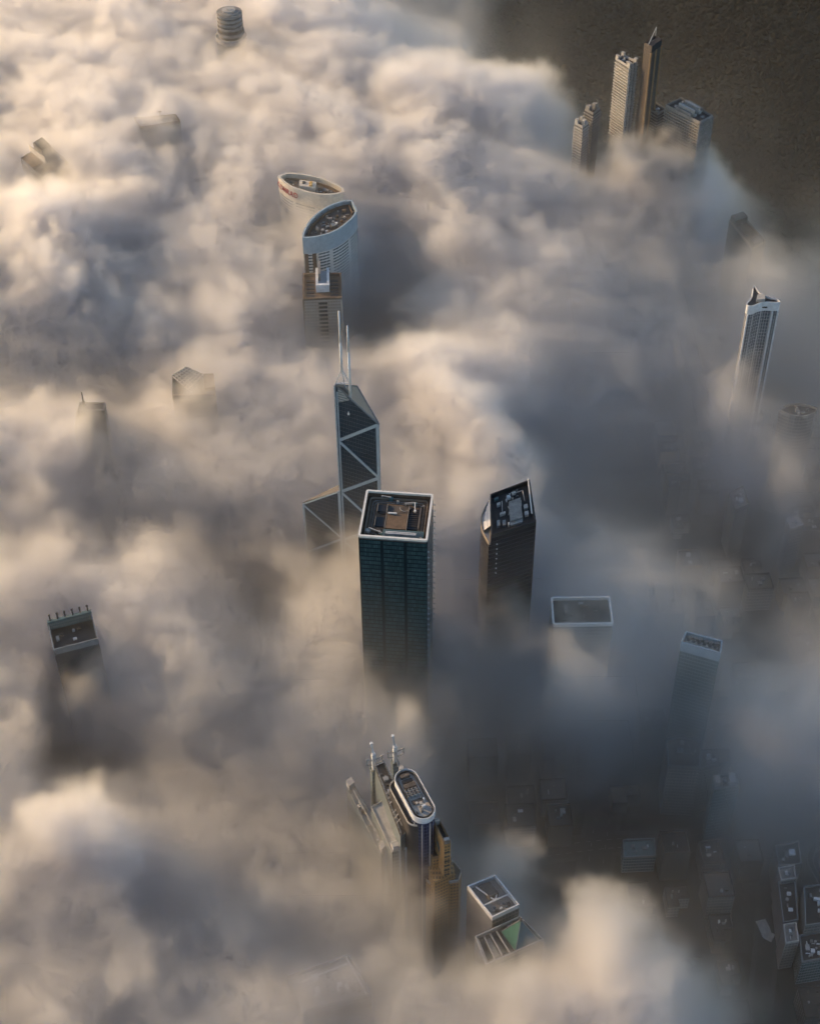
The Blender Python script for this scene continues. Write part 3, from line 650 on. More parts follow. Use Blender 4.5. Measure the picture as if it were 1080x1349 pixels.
def faint_roofs():
    Z = 146.0
    q = pts(Z, (378.7, 1287), (461, 1258), (489, 1310), (404, 1330))
    r, P_, inn = tower('misty_roof_building', 'grey flat-roofed building barely visible through mist at the bottom edge', q, Z, 'greytower', 'lightgrey', 1.0, .8, 2.0, 'grey', 26, 12, (1.5, 5), 'office building')
    a, b = bil(q, .93, 0), bil(q, .93, 1); MB().bar((a.x, a.y, Z+.5), (b.x, b.y, Z+.5), .6, 2.4).build('roof_screen', 'white', r)
    a, b = bil(q, .15, .25), bil(q, .9, .18); MB().bar((a.x, a.y, Z), (b.x, b.y, Z), 1, 1.6).build('long_duct', 'white', r)
    # upper left pair of stepped roofs
    Z = 190.0
    q = pts(Z, (27.7, 208.5), (61, 188), (90, 213), (56, 234))
    r, P_, inn = tower('notched_tower', 'brownish tower with a louvred roof block and a thin dividing wall, at the left edge above the posts tower', q, Z, 'greytower', 'grey', .6, .7, 2.0, 'deck', 0)
    r['label'] = 'brown roofed tower with a raised louvred block, in cloud near the upper left edge'
    lb = qbox(r, 'louvred_block', q, .52, .02, .88, .42, Z-1.98, Z+9, 'deck')
    for k in range(8): a, b = bil(q, .54, .06+k*.045), bil(q, .86, .06+k*.045); MB().bar((a.x, a.y, Z+9.3), (b.x, b.y, Z+9.3), .5, .5).build('louvre_bar', 'black', lb)
    a, b = bil(q, .42, -.06), bil(q, .46, .62); MB().bar((a.x, a.y, Z+3), (b.x, b.y, Z+3), .7, 7).build('dividing_wall', 'cream', r)
    qbox(r, 'lower_roof', q, .03, .05, .40, .55, Z-1.98, Z+.5, 'brown'); clutter(r, inset(P_, 3), Z-1.9, 4, 15, (1.5, 3), 0)
    Z = 193.0
    q = pts(Z, (177, 156.5), (232, 151.5), (238, 160.5), (185.4, 169))
    r, P_, inn = tower('veiled_block', 'wide block with only its roof edge showing through golden cloud, below the round tower', q, Z, 'greytower', 'brown', 1.4, .9, 2.0, 'grey', 12, 17, (2, 5))
    p = bil(q, .62, .05); MB().bar((p.x, p.y, Z), (p.x, p.y, Z+7), 1.0).bar((p.x-2, p.y, Z+6), (p.x+2, p.y, Z+6), .8).build('mast', 'deck', r)
    # gabled glass roof
    Z = 179.0
    q = pts(Z, (227, 497), (282, 495.5), (284, 520), (227.4, 522)); P4 = ccw(q); c = centre(P4)
    r = thing('gabled_tower', 'square brown tower with a peaked glazed roof frame, left of the faceted tower', 'tower', c)
    m = MB(); m.walls(P4, 0, Z); m.cap(P4, Z); m.build('wall', 'flats2', r)
    A, B = bil(q, 0, .1), bil(q, .74, .1); C_ = bil(q, .37, -.02); D = bil(q, .37, .75); zt = Z+10
    m = MB(); k4 = [(A.x, A.y, Z+4), (D.x, D.y, Z+1), (B.x, B.y, Z+4), (C_.x, C_.y, zt)]; m.face(k4); gl = m.build('glazed_roof', 'tan', r)
    m = MB()
    for k in range(7):
        t = k/6
        for (s0, s1, e0, e1) in ((k4[0], k4[3], k4[1], k4[2]), (k4[0], k4[1], k4[3], k4[2])):
            a = Vector(s0).lerp(Vector(s1), t); b = Vector(e0).lerp(Vector(e1), t); a.z += .4; b.z += .4; m.bar(a, b, .7)
    m.build('glazing_bars', 'cream', gl)
    qbox(r, 'plant_room', q, .76, .05, 1.0, .8, Z, Z+4, 'brown'); MB().ring(P4, inset(P4, .7), Z, Z+1.2).build('parapet', 'tan', r)
    # tapering roof with a spike
    Z = 172.0
    b4 = pts(Z, (100, 545), (142, 545), (141, 568), (98, 567.5)); P4 = ccw(b4); c = centre(P4)
    r = thing('hipped_tower', 'dark tower with sloping flat-topped roof and one short spike, left of the peaked roof', 'tower', c)
    m = MB(); m.walls(P4, 0, Z); m.build('wall', 'flats3', r)
    t4 = ccw(pts(Z+19, (105, 531), (139, 531), (138, 541), (104, 541))); m = MB(); m.walls(P4, Z, Z+19, top=t4) if (P4[0]-b4[0]).length < 1e-3 or True else None; m.cap(t4, Z+19); m.build('hipped_roof', 'dark', r)
    p = centre(t4)+Vector((-6.5, 1)); MB().tube((p.x, p.y, Z+18), (p.x, p.y, Z+24), 1.6, 1.2, 8).tube((p.x, p.y, Z+24), (p.x, p.y, Z+34), .7, .3, 8).build('spike', 'black', r)
    i3 = inset(t4, 1); MB().ring(t4, i3, Z+19, Z+20).build('parapet', 'grey', r)
    # right edge: curved-roof block, grey roof in haze
    Z = 120.0
    px = smooth_poly([(1026, 541), (1040, 547), (1056, 549), (1072, 545), (1076, 538), (1064, 534), (1048, 532), (1034, 534)], (0, 4), 2)
    tower('bowed_block', 'faint block with a bowed roof edge, in grey mist at the right edge', [at(p.x, p.y, Z) for p in px], Z, 'greytower', 'grey', 1.0, .9, 1.5, 'dark', 6, 27, (2, 4))
    Z = 122.0
    q = pts(Z, (960, 290), (978, 284), (1008, 318), (990, 328))
    r, P_, inn = tower('hazy_slab', 'long slab with a dark crowned end fading into brown haze, above the three-pointed roof', q, Z, 'flats2', 'tan', .8, .7, 1.5, 'brown', 5, 28, (2, 4))
    qbox(r, 'roof_block', q, .05, .02, .95, .22, Z-1.48, Z+6, 'black'); qbox(r, 'roof_block', q, .2, .8, .9, .97, Z-1.48, Z+3, 'deck')
faint_roofs()
# ================================================================== flats on the hillside, upper right
def flats(name, label, pp, Z, z0, wall, slab, nfl, seed, group='flats above the fog on the dark hillside', ledge=1.1, units=6):
    q = pts(Z, *pp); P4 = ccw(q); c = centre(P4)
    r, P_, inn = tower(name, label, q, Z, wall, slab, .9, .7, 1.6, 'deck', units, seed, (1.5, 4), 'residential tower', z0, group)
    for k in range(nfl):
        z = Z-4.5-k*3.2; o = inset(P4, -ledge); MB().ring(o, inset(P4, .05), z, z+1.0).build('balcony', slab, r)
    return r, q
def hillside():
    r, q = flats('apartment_tower', 'white apartment tower with stacked balconies, left of the slender brown tower', ((811.5, 77.5), (821, 72.5), (838.5, 81), (828, 88)), 262, 40, 'flats', 'lightgrey', 26, 41, ledge=1.3)
    for v in (.03, .97):
        for u in (.1, .9): qbox(r, 'roof_turret', q, u-.12, v-.1, u+.12, v+.1, 260.4, 266, 'lightgrey')
    for k in range(3): p = bil(q, .1+.4*k, 1.0); MB().bar((p.x, p.y-1, 60), (p.x, p.y-1, 262), 1.6, 2.2).build('pier', 'lightgrey', r)
    r, q = flats('slender_tower', 'slender brown tower with a slanted frame on top, tallest on the dark hillside', ((848.5, 57), (862, 47.5), (871.5, 52.5), (858, 62.5)), 290, 40, 'flats2', 'deck', 0, 42)
    a, b = bil(q, 0, .5), bil(q, 1, .1); MB().bar((a.x, a.y, 290), (b.x, b.y, 300), .9).bar((b.x, b.y, 288), (b.x, b.y, 300), .9).build('slanted_frame', 'lightgrey', r)
    for u in (.0, .5, 1.0): p = bil(q, u, 1.0); MB().bar((p.x, p.y-.5, 60), (p.x, p.y-.5, 284), 1.8, 1.6).build('pier', 'stone', r)
    qbox(r, 'crown_block', q, .05, .45, .95, 1.03, 284, 291, 'dark')
    r, q = flats('slab_block', 'low dark slab between the white balconied tower and the long pale block', ((839, 134), (855, 129), (877, 144), (866, 150)), 215, 40, 'flats3', 'grey', 16, 43, ledge=.7)
    qbox(r, 'roof_shed', q, .3, .1, .6, .4, 213.4, 218, 'grey')
    r, q = flats('long_block', 'long pale apartment block with a crowded roof line, rightmost on the dark hillside', ((876.5, 138.5), (897, 129), (938, 152.5), (921.5, 161.5)), 225, 40, 'flats', 'grey', 22, 44, ledge=1.2, units=12)
    for k in range(5): qbox(r, 'stair_tower', q, .06+.2*k, .25, .17+.2*k, .7, 223.4, 228+k % 2*2, ('grey', 'lightgrey')[k % 2])
    for k in range(9): p = bil(q, .02+.12*k, 1.0); MB().bar((p.x, p.y-1, 60), (p.x, p.y-1, 225), 1.2, 2.6).build('pier', 'grey', r)
    r, q = flats('narrow_tower', 'narrow pale tower with a jagged crown, lowest and leftmost of the hillside flats', ((757, 162), (765, 157.5), (775, 161.5), (767, 167.5)), 205, 30, 'flats', 'lightgrey', 18, 45, units=3)
    for u, v in ((.15, .15), (.85, .2), (.5, .8)): qbox(r, 'roof_turret', q, u-.16, v-.16, u+.16, v+.16, 203.4, 210, 'lightgrey')
    r, q = flats('narrow_tower', 'narrow grey tower standing just behind the lowest pale one', ((770, 143.5), (780, 138.5), (790, 142.5), (781, 149.5)), 215, 30, 'flats3', 'grey', 18, 46, units=3)
    for u, v in ((.2, .3), (.8, .5)): qbox(r, 'roof_turret', q, u-.18, v-.2, u+.18, v+.2, 213.4, 220, 'grey')
    for k, (pp, lb) in enumerate(((((961, 97), (972, 93), (984, 101), (973, 106)), 'left'), (((985, 103), (996, 99), (1008, 108), (997, 113)), 'right'), (((974, 112), (983, 109), (990, 120), (981, 124)), 'nearest'))):
        q = pts(66, *pp)
        tower('hill_house', lb+' one of three faint grey roofs on the dark hillside at the upper right', q, 66, 'flats3', 'grey', .8, .8, 1.5, 'deck', 5, 48+k, (2, 4), 'building', 10, group='roofs on the dark hillside')
hillside()
# ================================================================== low city blocks in the clear gap, lower right
def low_city():
    def block(name, label, pp, Z, wall='greytower', rim='grey', deck='dark', n=6, seed=1, size=(2, 5), cat='building', rw=.8, rh=.8):
        return tower(name, label, pts(Z, *pp), Z, wall, rim, rh, rw, 1.5, deck, n, seed, size, cat)
    block('round_end_building', 'low dark building with a rounded back edge, left one in the clear gap at right', ((877, 974), (893, 970), (910, 972), (923, 977), (922, 1011), (880, 1009)), 62, 'greytower', 'steel', 'deck', 8, 51)
    r, P_, inn = block('low_office', 'low dark office with an open roof frame, left end of the footbridge', ((923, 988), (960, 987), (962, 1003), (921, 1013)), 58, 'greytower', 'steel', 'deck', 6, 52)
    r, P_, inn = block('plant_roof_building', 'low building with two white plant boxes on its roof', ((939, 1022), (970, 1020), (974, 1034), (940, 1040)), 66, 'tealtower', 'steel', 'dark', 3, 53)
    q = pts(66, (939, 1022), (970, 1020), (974, 1034), (940, 1040))
    qbox(r, 'plant_box', q, .05, .2, .25, .75, 64.5, 69, 'lightgrey'); qbox(r, 'plant_box', q, .62, .05, .85, .9, 64.5, 69.5, 'lightgrey')
    a, b = at(962, 1004, 12), at(1012, 999, 12); c = (a+b)/2
    r = thing('footbridge', 'thin pale footbridge crossing the dark gap at right', 'footbridge', c); u = (b-a).normalized(); n = Vector((-u.y, u.x))
    MB().bar((a.x, a.y, 8), (b.x, b.y, 8), 4, .6).build('bridge_deck', 'lightgrey', r)
    for s in (1, -1): MB().bar((a.x+n.x*2*s, a.y+n.y*2*s, 9), (b.x+n.x*2*s, b.y+n.y*2*s, 9), .2, 1.2).build('railing', 'white', r)
    MB().bar((a.x, a.y, 11.5), (b.x, b.y, 11.5), 3, .3).build('canopy', 'lightgrey', r)
    for k in range(4): p = a.lerp(b, .1+.27*k); MB().tube((p.x, p.y, 0), (p.x, p.y, 8), .6).build('pillar', 'grey', r)
    # terminal-like complex
    block('framed_roof_building', 'low building with a pale grid frame on its roof, left of the curved ramps', ((1020, 1113), (1052, 1108), (1056, 1138), (1025, 1141)), 34, 'greytower', 'grey', 'dark', 4, 54)
    r, P_, inn = block('bright_roof_building', 'small light-roofed building between two dark ones, left of the curved ramps', ((1024, 1143), (1046, 1140), (1048, 1157), (1028, 1160)), 36, 'greytower', 'lightgrey', 'grey', 6, 55, (1.5, 3))
    block('long_dark_building', 'long dark flat roof edged in pale grey at the lower right', ((1024, 1162), (1047, 1159), (1051, 1212), (1031, 1216)), 32, 'greytower', 'steel', 'dark', 5, 56)
    r, P_, inn = block('bright_roof_building', 'light grey roof at the near end of the long dark building', ((1031, 1218), (1048, 1215), (1052, 1240), (1034, 1243)), 35, 'greytower', 'lightgrey', 'grey', 7, 57, (1.5, 3))
    block('corner_block', 'dark block with white roof ducts at the bottom right corner', ((1052, 1232), (1085, 1226), (1090, 1262), (1056, 1268)), 30, 'tealtower', 'steel', 'dark', 16, 58, (1.5, 5))
    block('edge_block', 'dark building cut by the right edge below the curved ramps', ((1058, 1168), (1095, 1163), (1100, 1214), (1060, 1220)), 40, 'greytower', 'steel', 'dark', 9, 59)
    block('glass_shed', 'pale low shed seen faintly left of centre in the clear gap', ((820, 1106), (862, 1104), (864, 1128), (821, 1130)), 20, 'tealtower', 'steel', 'teal', 4, 60)
    # packed low blocks between the streets
    placed = []
    for o in COL.objects:
        if o.type == 'EMPTY' and o.get('category'): placed.append(Vector((o.location.x, o.location.y)))
    R = random.Random(77); cnt = 0
    for gx in range(14):
        for gy in range(26):
            p = Vector((56+gx*28+R.uniform(-2, 2), 462+gy*31+R.uniform(-2, 2))); sv = CAM_ROT.transposed() @ Vector((p.x, p.y, -CAM_H))
            cx, cy = 540+FPX*sv.x/-sv.z, 674.5-FPX*sv.y/-sv.z
            if R.random() < .2 or cx > 1110 or cy > 1360 or cy < 560 or (cy < 880 and cx < 870): continue
            if any((p-o).length < 25 for o in placed): continue
            if 755 < cx < 838 and (abs(cx-(770+(1240-cy)*.14)) < 24): continue
            if abs(cy-(1125-(cx-700)*.13)) < 18 or abs(cx-1008) < 12 or (cx > 1064 and 1085 < cy < 1190): continue
            if cx < 760 and cy > 1130: continue
            h = R.choice((14, 18, 22, 28, 36)); a = R.uniform(8, 11.5); b = R.uniform(8, 12); an = .05
            e, f = Vector((math.cos(an), math.sin(an))), Vector((-math.sin(an), math.cos(an)))
            poly = [p+e*a+f*b, p-e*a+f*b, p-e*a-f*b, p+e*a-f*b]
            if R.random() < .4: poly = [p+e*a+f*b, p-e*a+f*b, p-e*a-f*b, p-f*b, p-f*b*.2, p+e*a-f*b*.2]
            tower('low_block', 'low dark city block seen dimly through the gap in the fog', poly, h, R.choice(('darkwall', 'flats3', 'darkwall', 'greytower')), R.choice(('dark', 'dark', 'deck')), .8, .6, 1.2, R.choice(('dark', 'deck', 'dark')), R.choice((2, 3, 4)), 900+cnt, (1.5, 4), 'building', group='low blocks in the clear gap')
            cnt += 1
    block('haze_block', 'square grey roof faint in the dark haze at the right edge', ((1035, 682), (1052, 678), (1058, 692), (1040, 697)), 60, 'greytower', 'lightgrey', 'lightgrey', 3, 66)
    block('haze_block', 'long low roofs faint in dark haze, up left of the square grey roof', ((960, 650), (978, 640), (986, 664), (968, 672)), 60, 'greytower', 'grey', 'grey', 5, 67)
low_city()
# ================================================================== ground, roads, wooded hill
def sstep(a, b, x):
    t = min(1, max(0, (x-a)/(b-a))); return t*t*(3-2*t)
def ground_z(x, y):
    h = 130*sstep(1250, 2300, y+.45*(x-300))*sstep(-60, 420, x-.12*(y-1400))
    return h+(14*math.sin(x*.011+y*.006)*math.sin(y*.009)*min(1, h/60) if h > .5 else 0)
def setting():
    nx, ny = 150, 170; xs = [-2600+i*5600/nx for i in range(nx+1)]; ys = [-300+j*6000/ny for j in range(ny+1)]
    v = [(x, y, ground_z(x, y)) for y in ys for x in xs]; f = [(j*(nx+1)+i, j*(nx+1)+i+1, (j+1)*(nx+1)+i+1, (j+1)*(nx+1)+i) for j in range(ny) for i in range(nx)]
    b = len(v); S = 20000; v += [(-S, -S, -.6), (S, -S, -.6), (S, S, -.6), (-S, S, -.6)]; f.append((b, b+1, b+2, b+3))
    me = bpy.data.meshes.new('ground'); me.from_pydata(v, [], f); me.polygons.foreach_set('use_smooth', [True]*len(f))
    m, t, p = base_mat('city ground'); co = N(t, 'ShaderNodeTexCoord').outputs['Object']
    n1 = N(t, 'ShaderNodeTexNoise', {'Vector': co, 'Scale': .02, 'Detail': 8, 'Roughness': .7}).outputs[0]
    vo = N(t, 'ShaderNodeTexVoronoi', {'Vector': co, 'Scale': .035}, distance='CHEBYCHEV').outputs['Color']
    sp = N(t, 'ShaderNodeSeparateColor', {0: vo}).outputs[0]
    z = N(t, 'ShaderNodeSeparateXYZ', {0: co}).outputs[2]
    city = N(t, 'ShaderNodeVectorMath', {0: (.022, .026, .030), 'Scale': M_(t, 'MULTIPLY_ADD', sp, .8, M_(t, 'MULTIPLY', n1, 1.0))}, operation='SCALE').outputs[0]
    hill = N(t, 'ShaderNodeVectorMath', {0: (.012, .0125, .010), 'Scale': M_(t, 'MULTIPLY_ADD', n1, 1.2, .4)}, operation='SCALE').outputs[0]
    t.links.new(mixc(t, N(t, 'ShaderNodeMapRange', {0: z, 1: 2.0, 2: 12.0}).outputs[0], city, hill), p.inputs['Base Color'])
    p.inputs['Roughness'].default_value = .95; p.inputs['Specular IOR Level'].default_value = .1
    me.materials.append(m); o = bpy.data.objects.new('ground', me); COL.objects.link(o); o['kind'] = 'structure'
    pave = plain('pavement', (.035, .038, .04), .9, 0, .4, .1); asphalt = plain('asphalt', (.018, .02, .022), .9, 0, .3, .1); paint = plain('road paint', (.14, .14, .135), .7, 0, .3, .5)
    def strip(path, w, z):
        m = MB(); n = len(path)
        for s in range(n-1):
            a, b = path[s], path[s+1]
            def nrm(i):
                d = (path[min(i+1, n-1)]-path[max(i-1, 0)]).normalized(); return Vector((-d.y, d.x))
            n0, n1_ = nrm(s)*w/2, nrm(s+1)*w/2; zz = z if isinstance(z, float) else z(s)
            m.face([(a.x-n0.x, a.y-n0.y, zz), (a.x+n0.x, a.y+n0.y, zz), (b.x+n1_.x, b.y+n1_.y, zz), (b.x-n1_.x, b.y-n1_.y, zz)][::-1])
        return m
    roads = [([at(770, 1240), at(790, 1100), at(808, 980), at(820, 900), at(826, 800)], 22),
             ([at(700, 1125), at(800, 1112), at(900, 1108), at(960, 1095), at(1010, 1085), at(1100, 1080)], 16),
             ([at(1000, 1330), at(1008, 1250), at(1012, 1160), at(1010, 1085)], 12)]
    k = 0
    for path, w in roads:
        sm = []
        for i in range(len(path)-1):
            p0, p1, p2, p3 = path[max(i-1, 0)], path[i], path[i+1], path[min(i+2, len(path)-1)]
            for j in range(8):
                t_ = j/8; sm.append(.5*((2*p1)+(p2-p0)*t_+(2*p0-5*p1+4*p2-p3)*t_*t_+(-p0+3*p1-3*p2+p3)*t_**3))
        sm.append(path[-1])
        pv = strip(sm, w+7, .12+.02*k).build('pavement', pave); pv['kind'] = 'structure'
        rd = strip(sm, w, .20+.02*k).build('road', asphalt); rd['kind'] = 'structure'
        m = MB()
        for lane in ((-w/4, w/4) if w > 14 else ()):
            L = 0
            for i in range(len(sm)-1):
                a, b = sm[i], sm[i+1]; d = (b-a); ln = d.length; d = d.normalized(); nn = Vector((-d.y, d.x))*lane; s = 0
                while s+4 < ln: 
                    p, q = a+d*s+nn, a+d*(s+4)+nn; e = Vector((-d.y, d.x))*.25
                    m.face([(p.x-e.x, p.y-e.y, .27), (q.x-e.x, q.y-e.y, .27), (q.x+e.x, q.y+e.y, .27), (p.x+e.x, p.y+e.y, .27)]); s += 10
        if m.f: mk = m.build('road_markings', paint); mk['kind'] = 'structure'
        k += 1
    # curved elevated ramps at the right edge
    cc = at(1100, 1136, 12)
    for R, z in ((19, 12.0), (14, 9.0)):
        path = [cc+Vector((math.cos(t), math.sin(t)))*R for t in [math.pi*(.45+i*.05) for i in range(13)]]
        path += [path[-1]+Vector((4, -14))*(i+1)*.5 for i in range(6)]
        m = strip(path, 3.6, z); rd = m.build('ramp_road', asphalt); rd['kind'] = 'structure'
        for s in (1, -1):
            m = MB()
            for i in range(len(path)-1):
                d = (path[i+1]-path[i]).normalized(); nn = Vector((-d.y, d.x))*1.9*s
                m.bar((path[i].x+nn.x, path[i].y+nn.y, z+.3), (path[i+1].x+nn.x, path[i+1].y+nn.y, z+.3), .3, 1.1)
            kb = m.build('road_parapet', 'lightgrey'); kb['kind'] = 'structure'
    m = MB(); path = [at(*p, .3) for p in ((1001, 1212), (1006, 1222), (1010, 1232), (1018, 1236))]
    s = strip(path, 8, .3).build('path', 'lightgrey'); s['kind'] = 'structure'
def woodland():
    R = random.Random(5); ico = bmesh.new(); bmesh.ops.create_icosphere(ico, subdivisions=1, radius=1.0)
    base = np.array([v.co[:] for v in ico.verts]); fc = np.array([[v.index for v in f.verts] for f in ico.faces]); ico.free()
    V, F = [], []; n = 0
    while n < 32000:
        x, y = R.uniform(100, 860), R.uniform(1350, 2400); h = ground_z(x, y)
        if h < 6: continue
        s = R.uniform(3.4, 5.6); sc = np.array([s, s, s*R.uniform(.7, 1.2)]); k = base*sc*(1+np.random.RandomState(n).uniform(-.28, .28, (len(base), 1)))
        V.append(k+np.array([x, y, h-s*.15])); F.append(fc+n*len(base)); n += 1
    V = np.concatenate(V); F = np.concatenate(F)
    me = bpy.data.meshes.new('woodland'); me.from_pydata(V.tolist(), [], F.tolist())
    m, t, p = base_mat('dark foliage'); co = N(t, 'ShaderNodeTexCoord').outputs['Object']
    n1 = N(t, 'ShaderNodeTexNoise', {'Vector': co, 'Scale': .11, 'Detail': 5, 'Roughness': .7}).outputs[0]
    t.links.new(N(t, 'ShaderNodeVectorMath', {0: (.014, .0145, .013), 'Scale': M_(t, 'MULTIPLY_ADD', n1, .8, .6)}, operation='SCALE').outputs[0], p.inputs['Base Color'])
    p.inputs['Roughness'].default_value = .95; p.inputs['Specular IOR Level'].default_value = .05
    me.materials.append(m); o = bpy.data.objects.new('woodland', me); COL.objects.link(o); o['kind'] = 'stuff'; o['label'] = 'dark wooded hillside beyond the fog'
setting(); woodland()
# ================================================================== fog
V = [
[.80,.80,.80,.90,.85,.75,.45,.05,.00,.00,.00,.00],
[.80,.90,.80,.80,.85,.85,.95,.80,.15,.10,.05,.00],
[.80,.85,.70,.85,.80,.85,.85,.75,.45,.45,.35,.15],
[.85,.90,.75,.75,.80,.65,.75,.70,.70,.55,.45,.40],
[.85,.75,.70,.75,.70,.50,.60,.65,.60,.55,.50,.30],
[.60,.50,.65,.75,.75,.65,.80,.80,.54,.45,.40,.30],
[.75,.60,.60,.70,.70,.65,.80,.75,.48,.35,.30,.25],
[.60,.50,.55,.50,.60,.65,.75,.60,.45,.50,.30,.20],
[.70,.75,.70,.45,.60,.65,.60,.40,.45,.55,.50,.30],
[.65,.70,.70,.50,.60,.60,.50,.42,.40,.40,.40,.50],
[.65,.30,.50,.50,.55,.50,.30,.18,.15,.18,.20,.45],
[.70,.60,.50,.45,.45,.45,.25,.15,.08,.08,.12,.12],
[.75,.90,.60,.50,.50,.50,.50,.45,.15,.08,.08,.05],
[.75,.65,.60,.60,.55,.50,.50,.64,.70,.50,.15,.05],
[.78,.72,.66,.70,.65,.60,.70,.85,.90,.82,.50,.12]]
BLOBS = [(520, -60, 90, 70, -.45), (590, 30, 40, 25, .15), (420, -90, 60, 40, -.3),  # (px, py, rx, ry, amount) lumps and hollows of the fog top, at its own height of about 170 m
 (60, 330, 60, 60, .25), (110, 1120, 55, 50, .2), (640, 570, 50, 45, .15), (590, 480, 50, 40, .12), (690, 110, 60, 40, .2),
 (112, 945, 40, 35, -.3), (100, 880, 40, 25, .25), (540, 900, 60, 40, -.1), (660, 1090, 30, 40, .3), (760, 1220, 70, 50, .25),
 (720, 520, 45, 60, -.1), (860, 640, 60, 30, -.1), (820, 700, 60, 50, .12), (480, 395, 40, 50, -.25), (435, 440, 30, 30, -.1),
 (420, 695, 35, 30, -.2), (302, 60, 45, 30, -.2), (385, 290, 30, 30, -.22), (430, 420, 35, 35, -.1), (478, 1090, 40, 40, -.3), (705, 1220, 38, 34, -.4), (82, 860, 34, 46, -.5), (925, 215, 40, 40, .3), (205, 180, 50, 25, .15), (255, 545, 45, 25, .2), (120, 590, 40, 25, .2), (520, 860, 60, 60, -.1), (425, 420, 40, 40, -.1), (850, 215, 95, 45, .5), (990, 335, 45, 25, .16), (985, 490, 50, 40, .36), (1050, 580, 40, 30, .3), (765, 870, 60, 40, .35), (520, 940, 50, 40, .25), (670, 810, 40, 40, .25), (500, 1195, 40, 30, .08), (585, 1160, 42, 38, -.5), (672, 1230, 55, 38, -.5), (255, 530, 35, 20, -.2), (95, 875, 40, 16, -.1), (800, 560, 90, 120, -.1), (960, 640, 90, 90, -.06), (940, 420, 180, 260, -.15), (925, 900, 40, 35, .0), (985, 350, 50, 30, .08), (960, 760, 120, 120, -.1), (720, 900, 110, 60, -.1), (850, 980, 100, 100, -.05), (300, 720, 60, 60, -.12)]
X0, X1, Y0, Y1, Z1 = -950.0, 950.0, 200.0, 2450.0, 300.0
VOX = 5.0
TOP0, TOPK, NAMP, LAMP, SOFT, DPOW, DENS, ANISO, VEIL = 125.0, 102.0, 84.0, 14.0, 16.0, 2.0, .12, .70, .0044
def fog_map():
    nx = int((X1-X0)/VOX); ny = int((Y1-Y0)/VOX)
    X, Y = np.meshgrid(X0+(np.arange(nx)+.5)*VOX, Y0+(np.arange(ny)+.5)*VOX)
    P = np.stack([X, Y, np.full_like(X, 170.0-CAM_H)], -1) @ np.array(CAM_ROT)
    px = 540+FPX*P[..., 0]/-P[..., 2]; py = 674.5-FPX*P[..., 1]/-P[..., 2]
    v = np.array(V)
    u = np.clip((px-45)/90, 0, v.shape[1]-1.001); w = np.clip((py-45)/90, 0, v.shape[0]-1.001)
    i = np.floor(u).astype(int); j = np.floor(w).astype(int); a = u-i; b = w-j
    a = a*a*(3-2*a)*.5+a*.5; b = b*b*(3-2*b)*.5+b*.5
    m = (v[j, i]*(1-a)+v[j, i+1]*a)*(1-b)+(v[j+1, i]*(1-a)+v[j+1, i+1]*a)*b
    for (bx, by, rx, ry, amp) in BLOBS: m = m+amp*np.exp(-((px-bx)/rx)**2-((py-by)/ry)**2)
    edge = np.clip(np.minimum.reduce([X-X0, X1-X, Y-Y0, Y1-Y])/120, 0, 1)
    return nx, ny, X, Y, np.clip(m, 0, 1.4)*edge
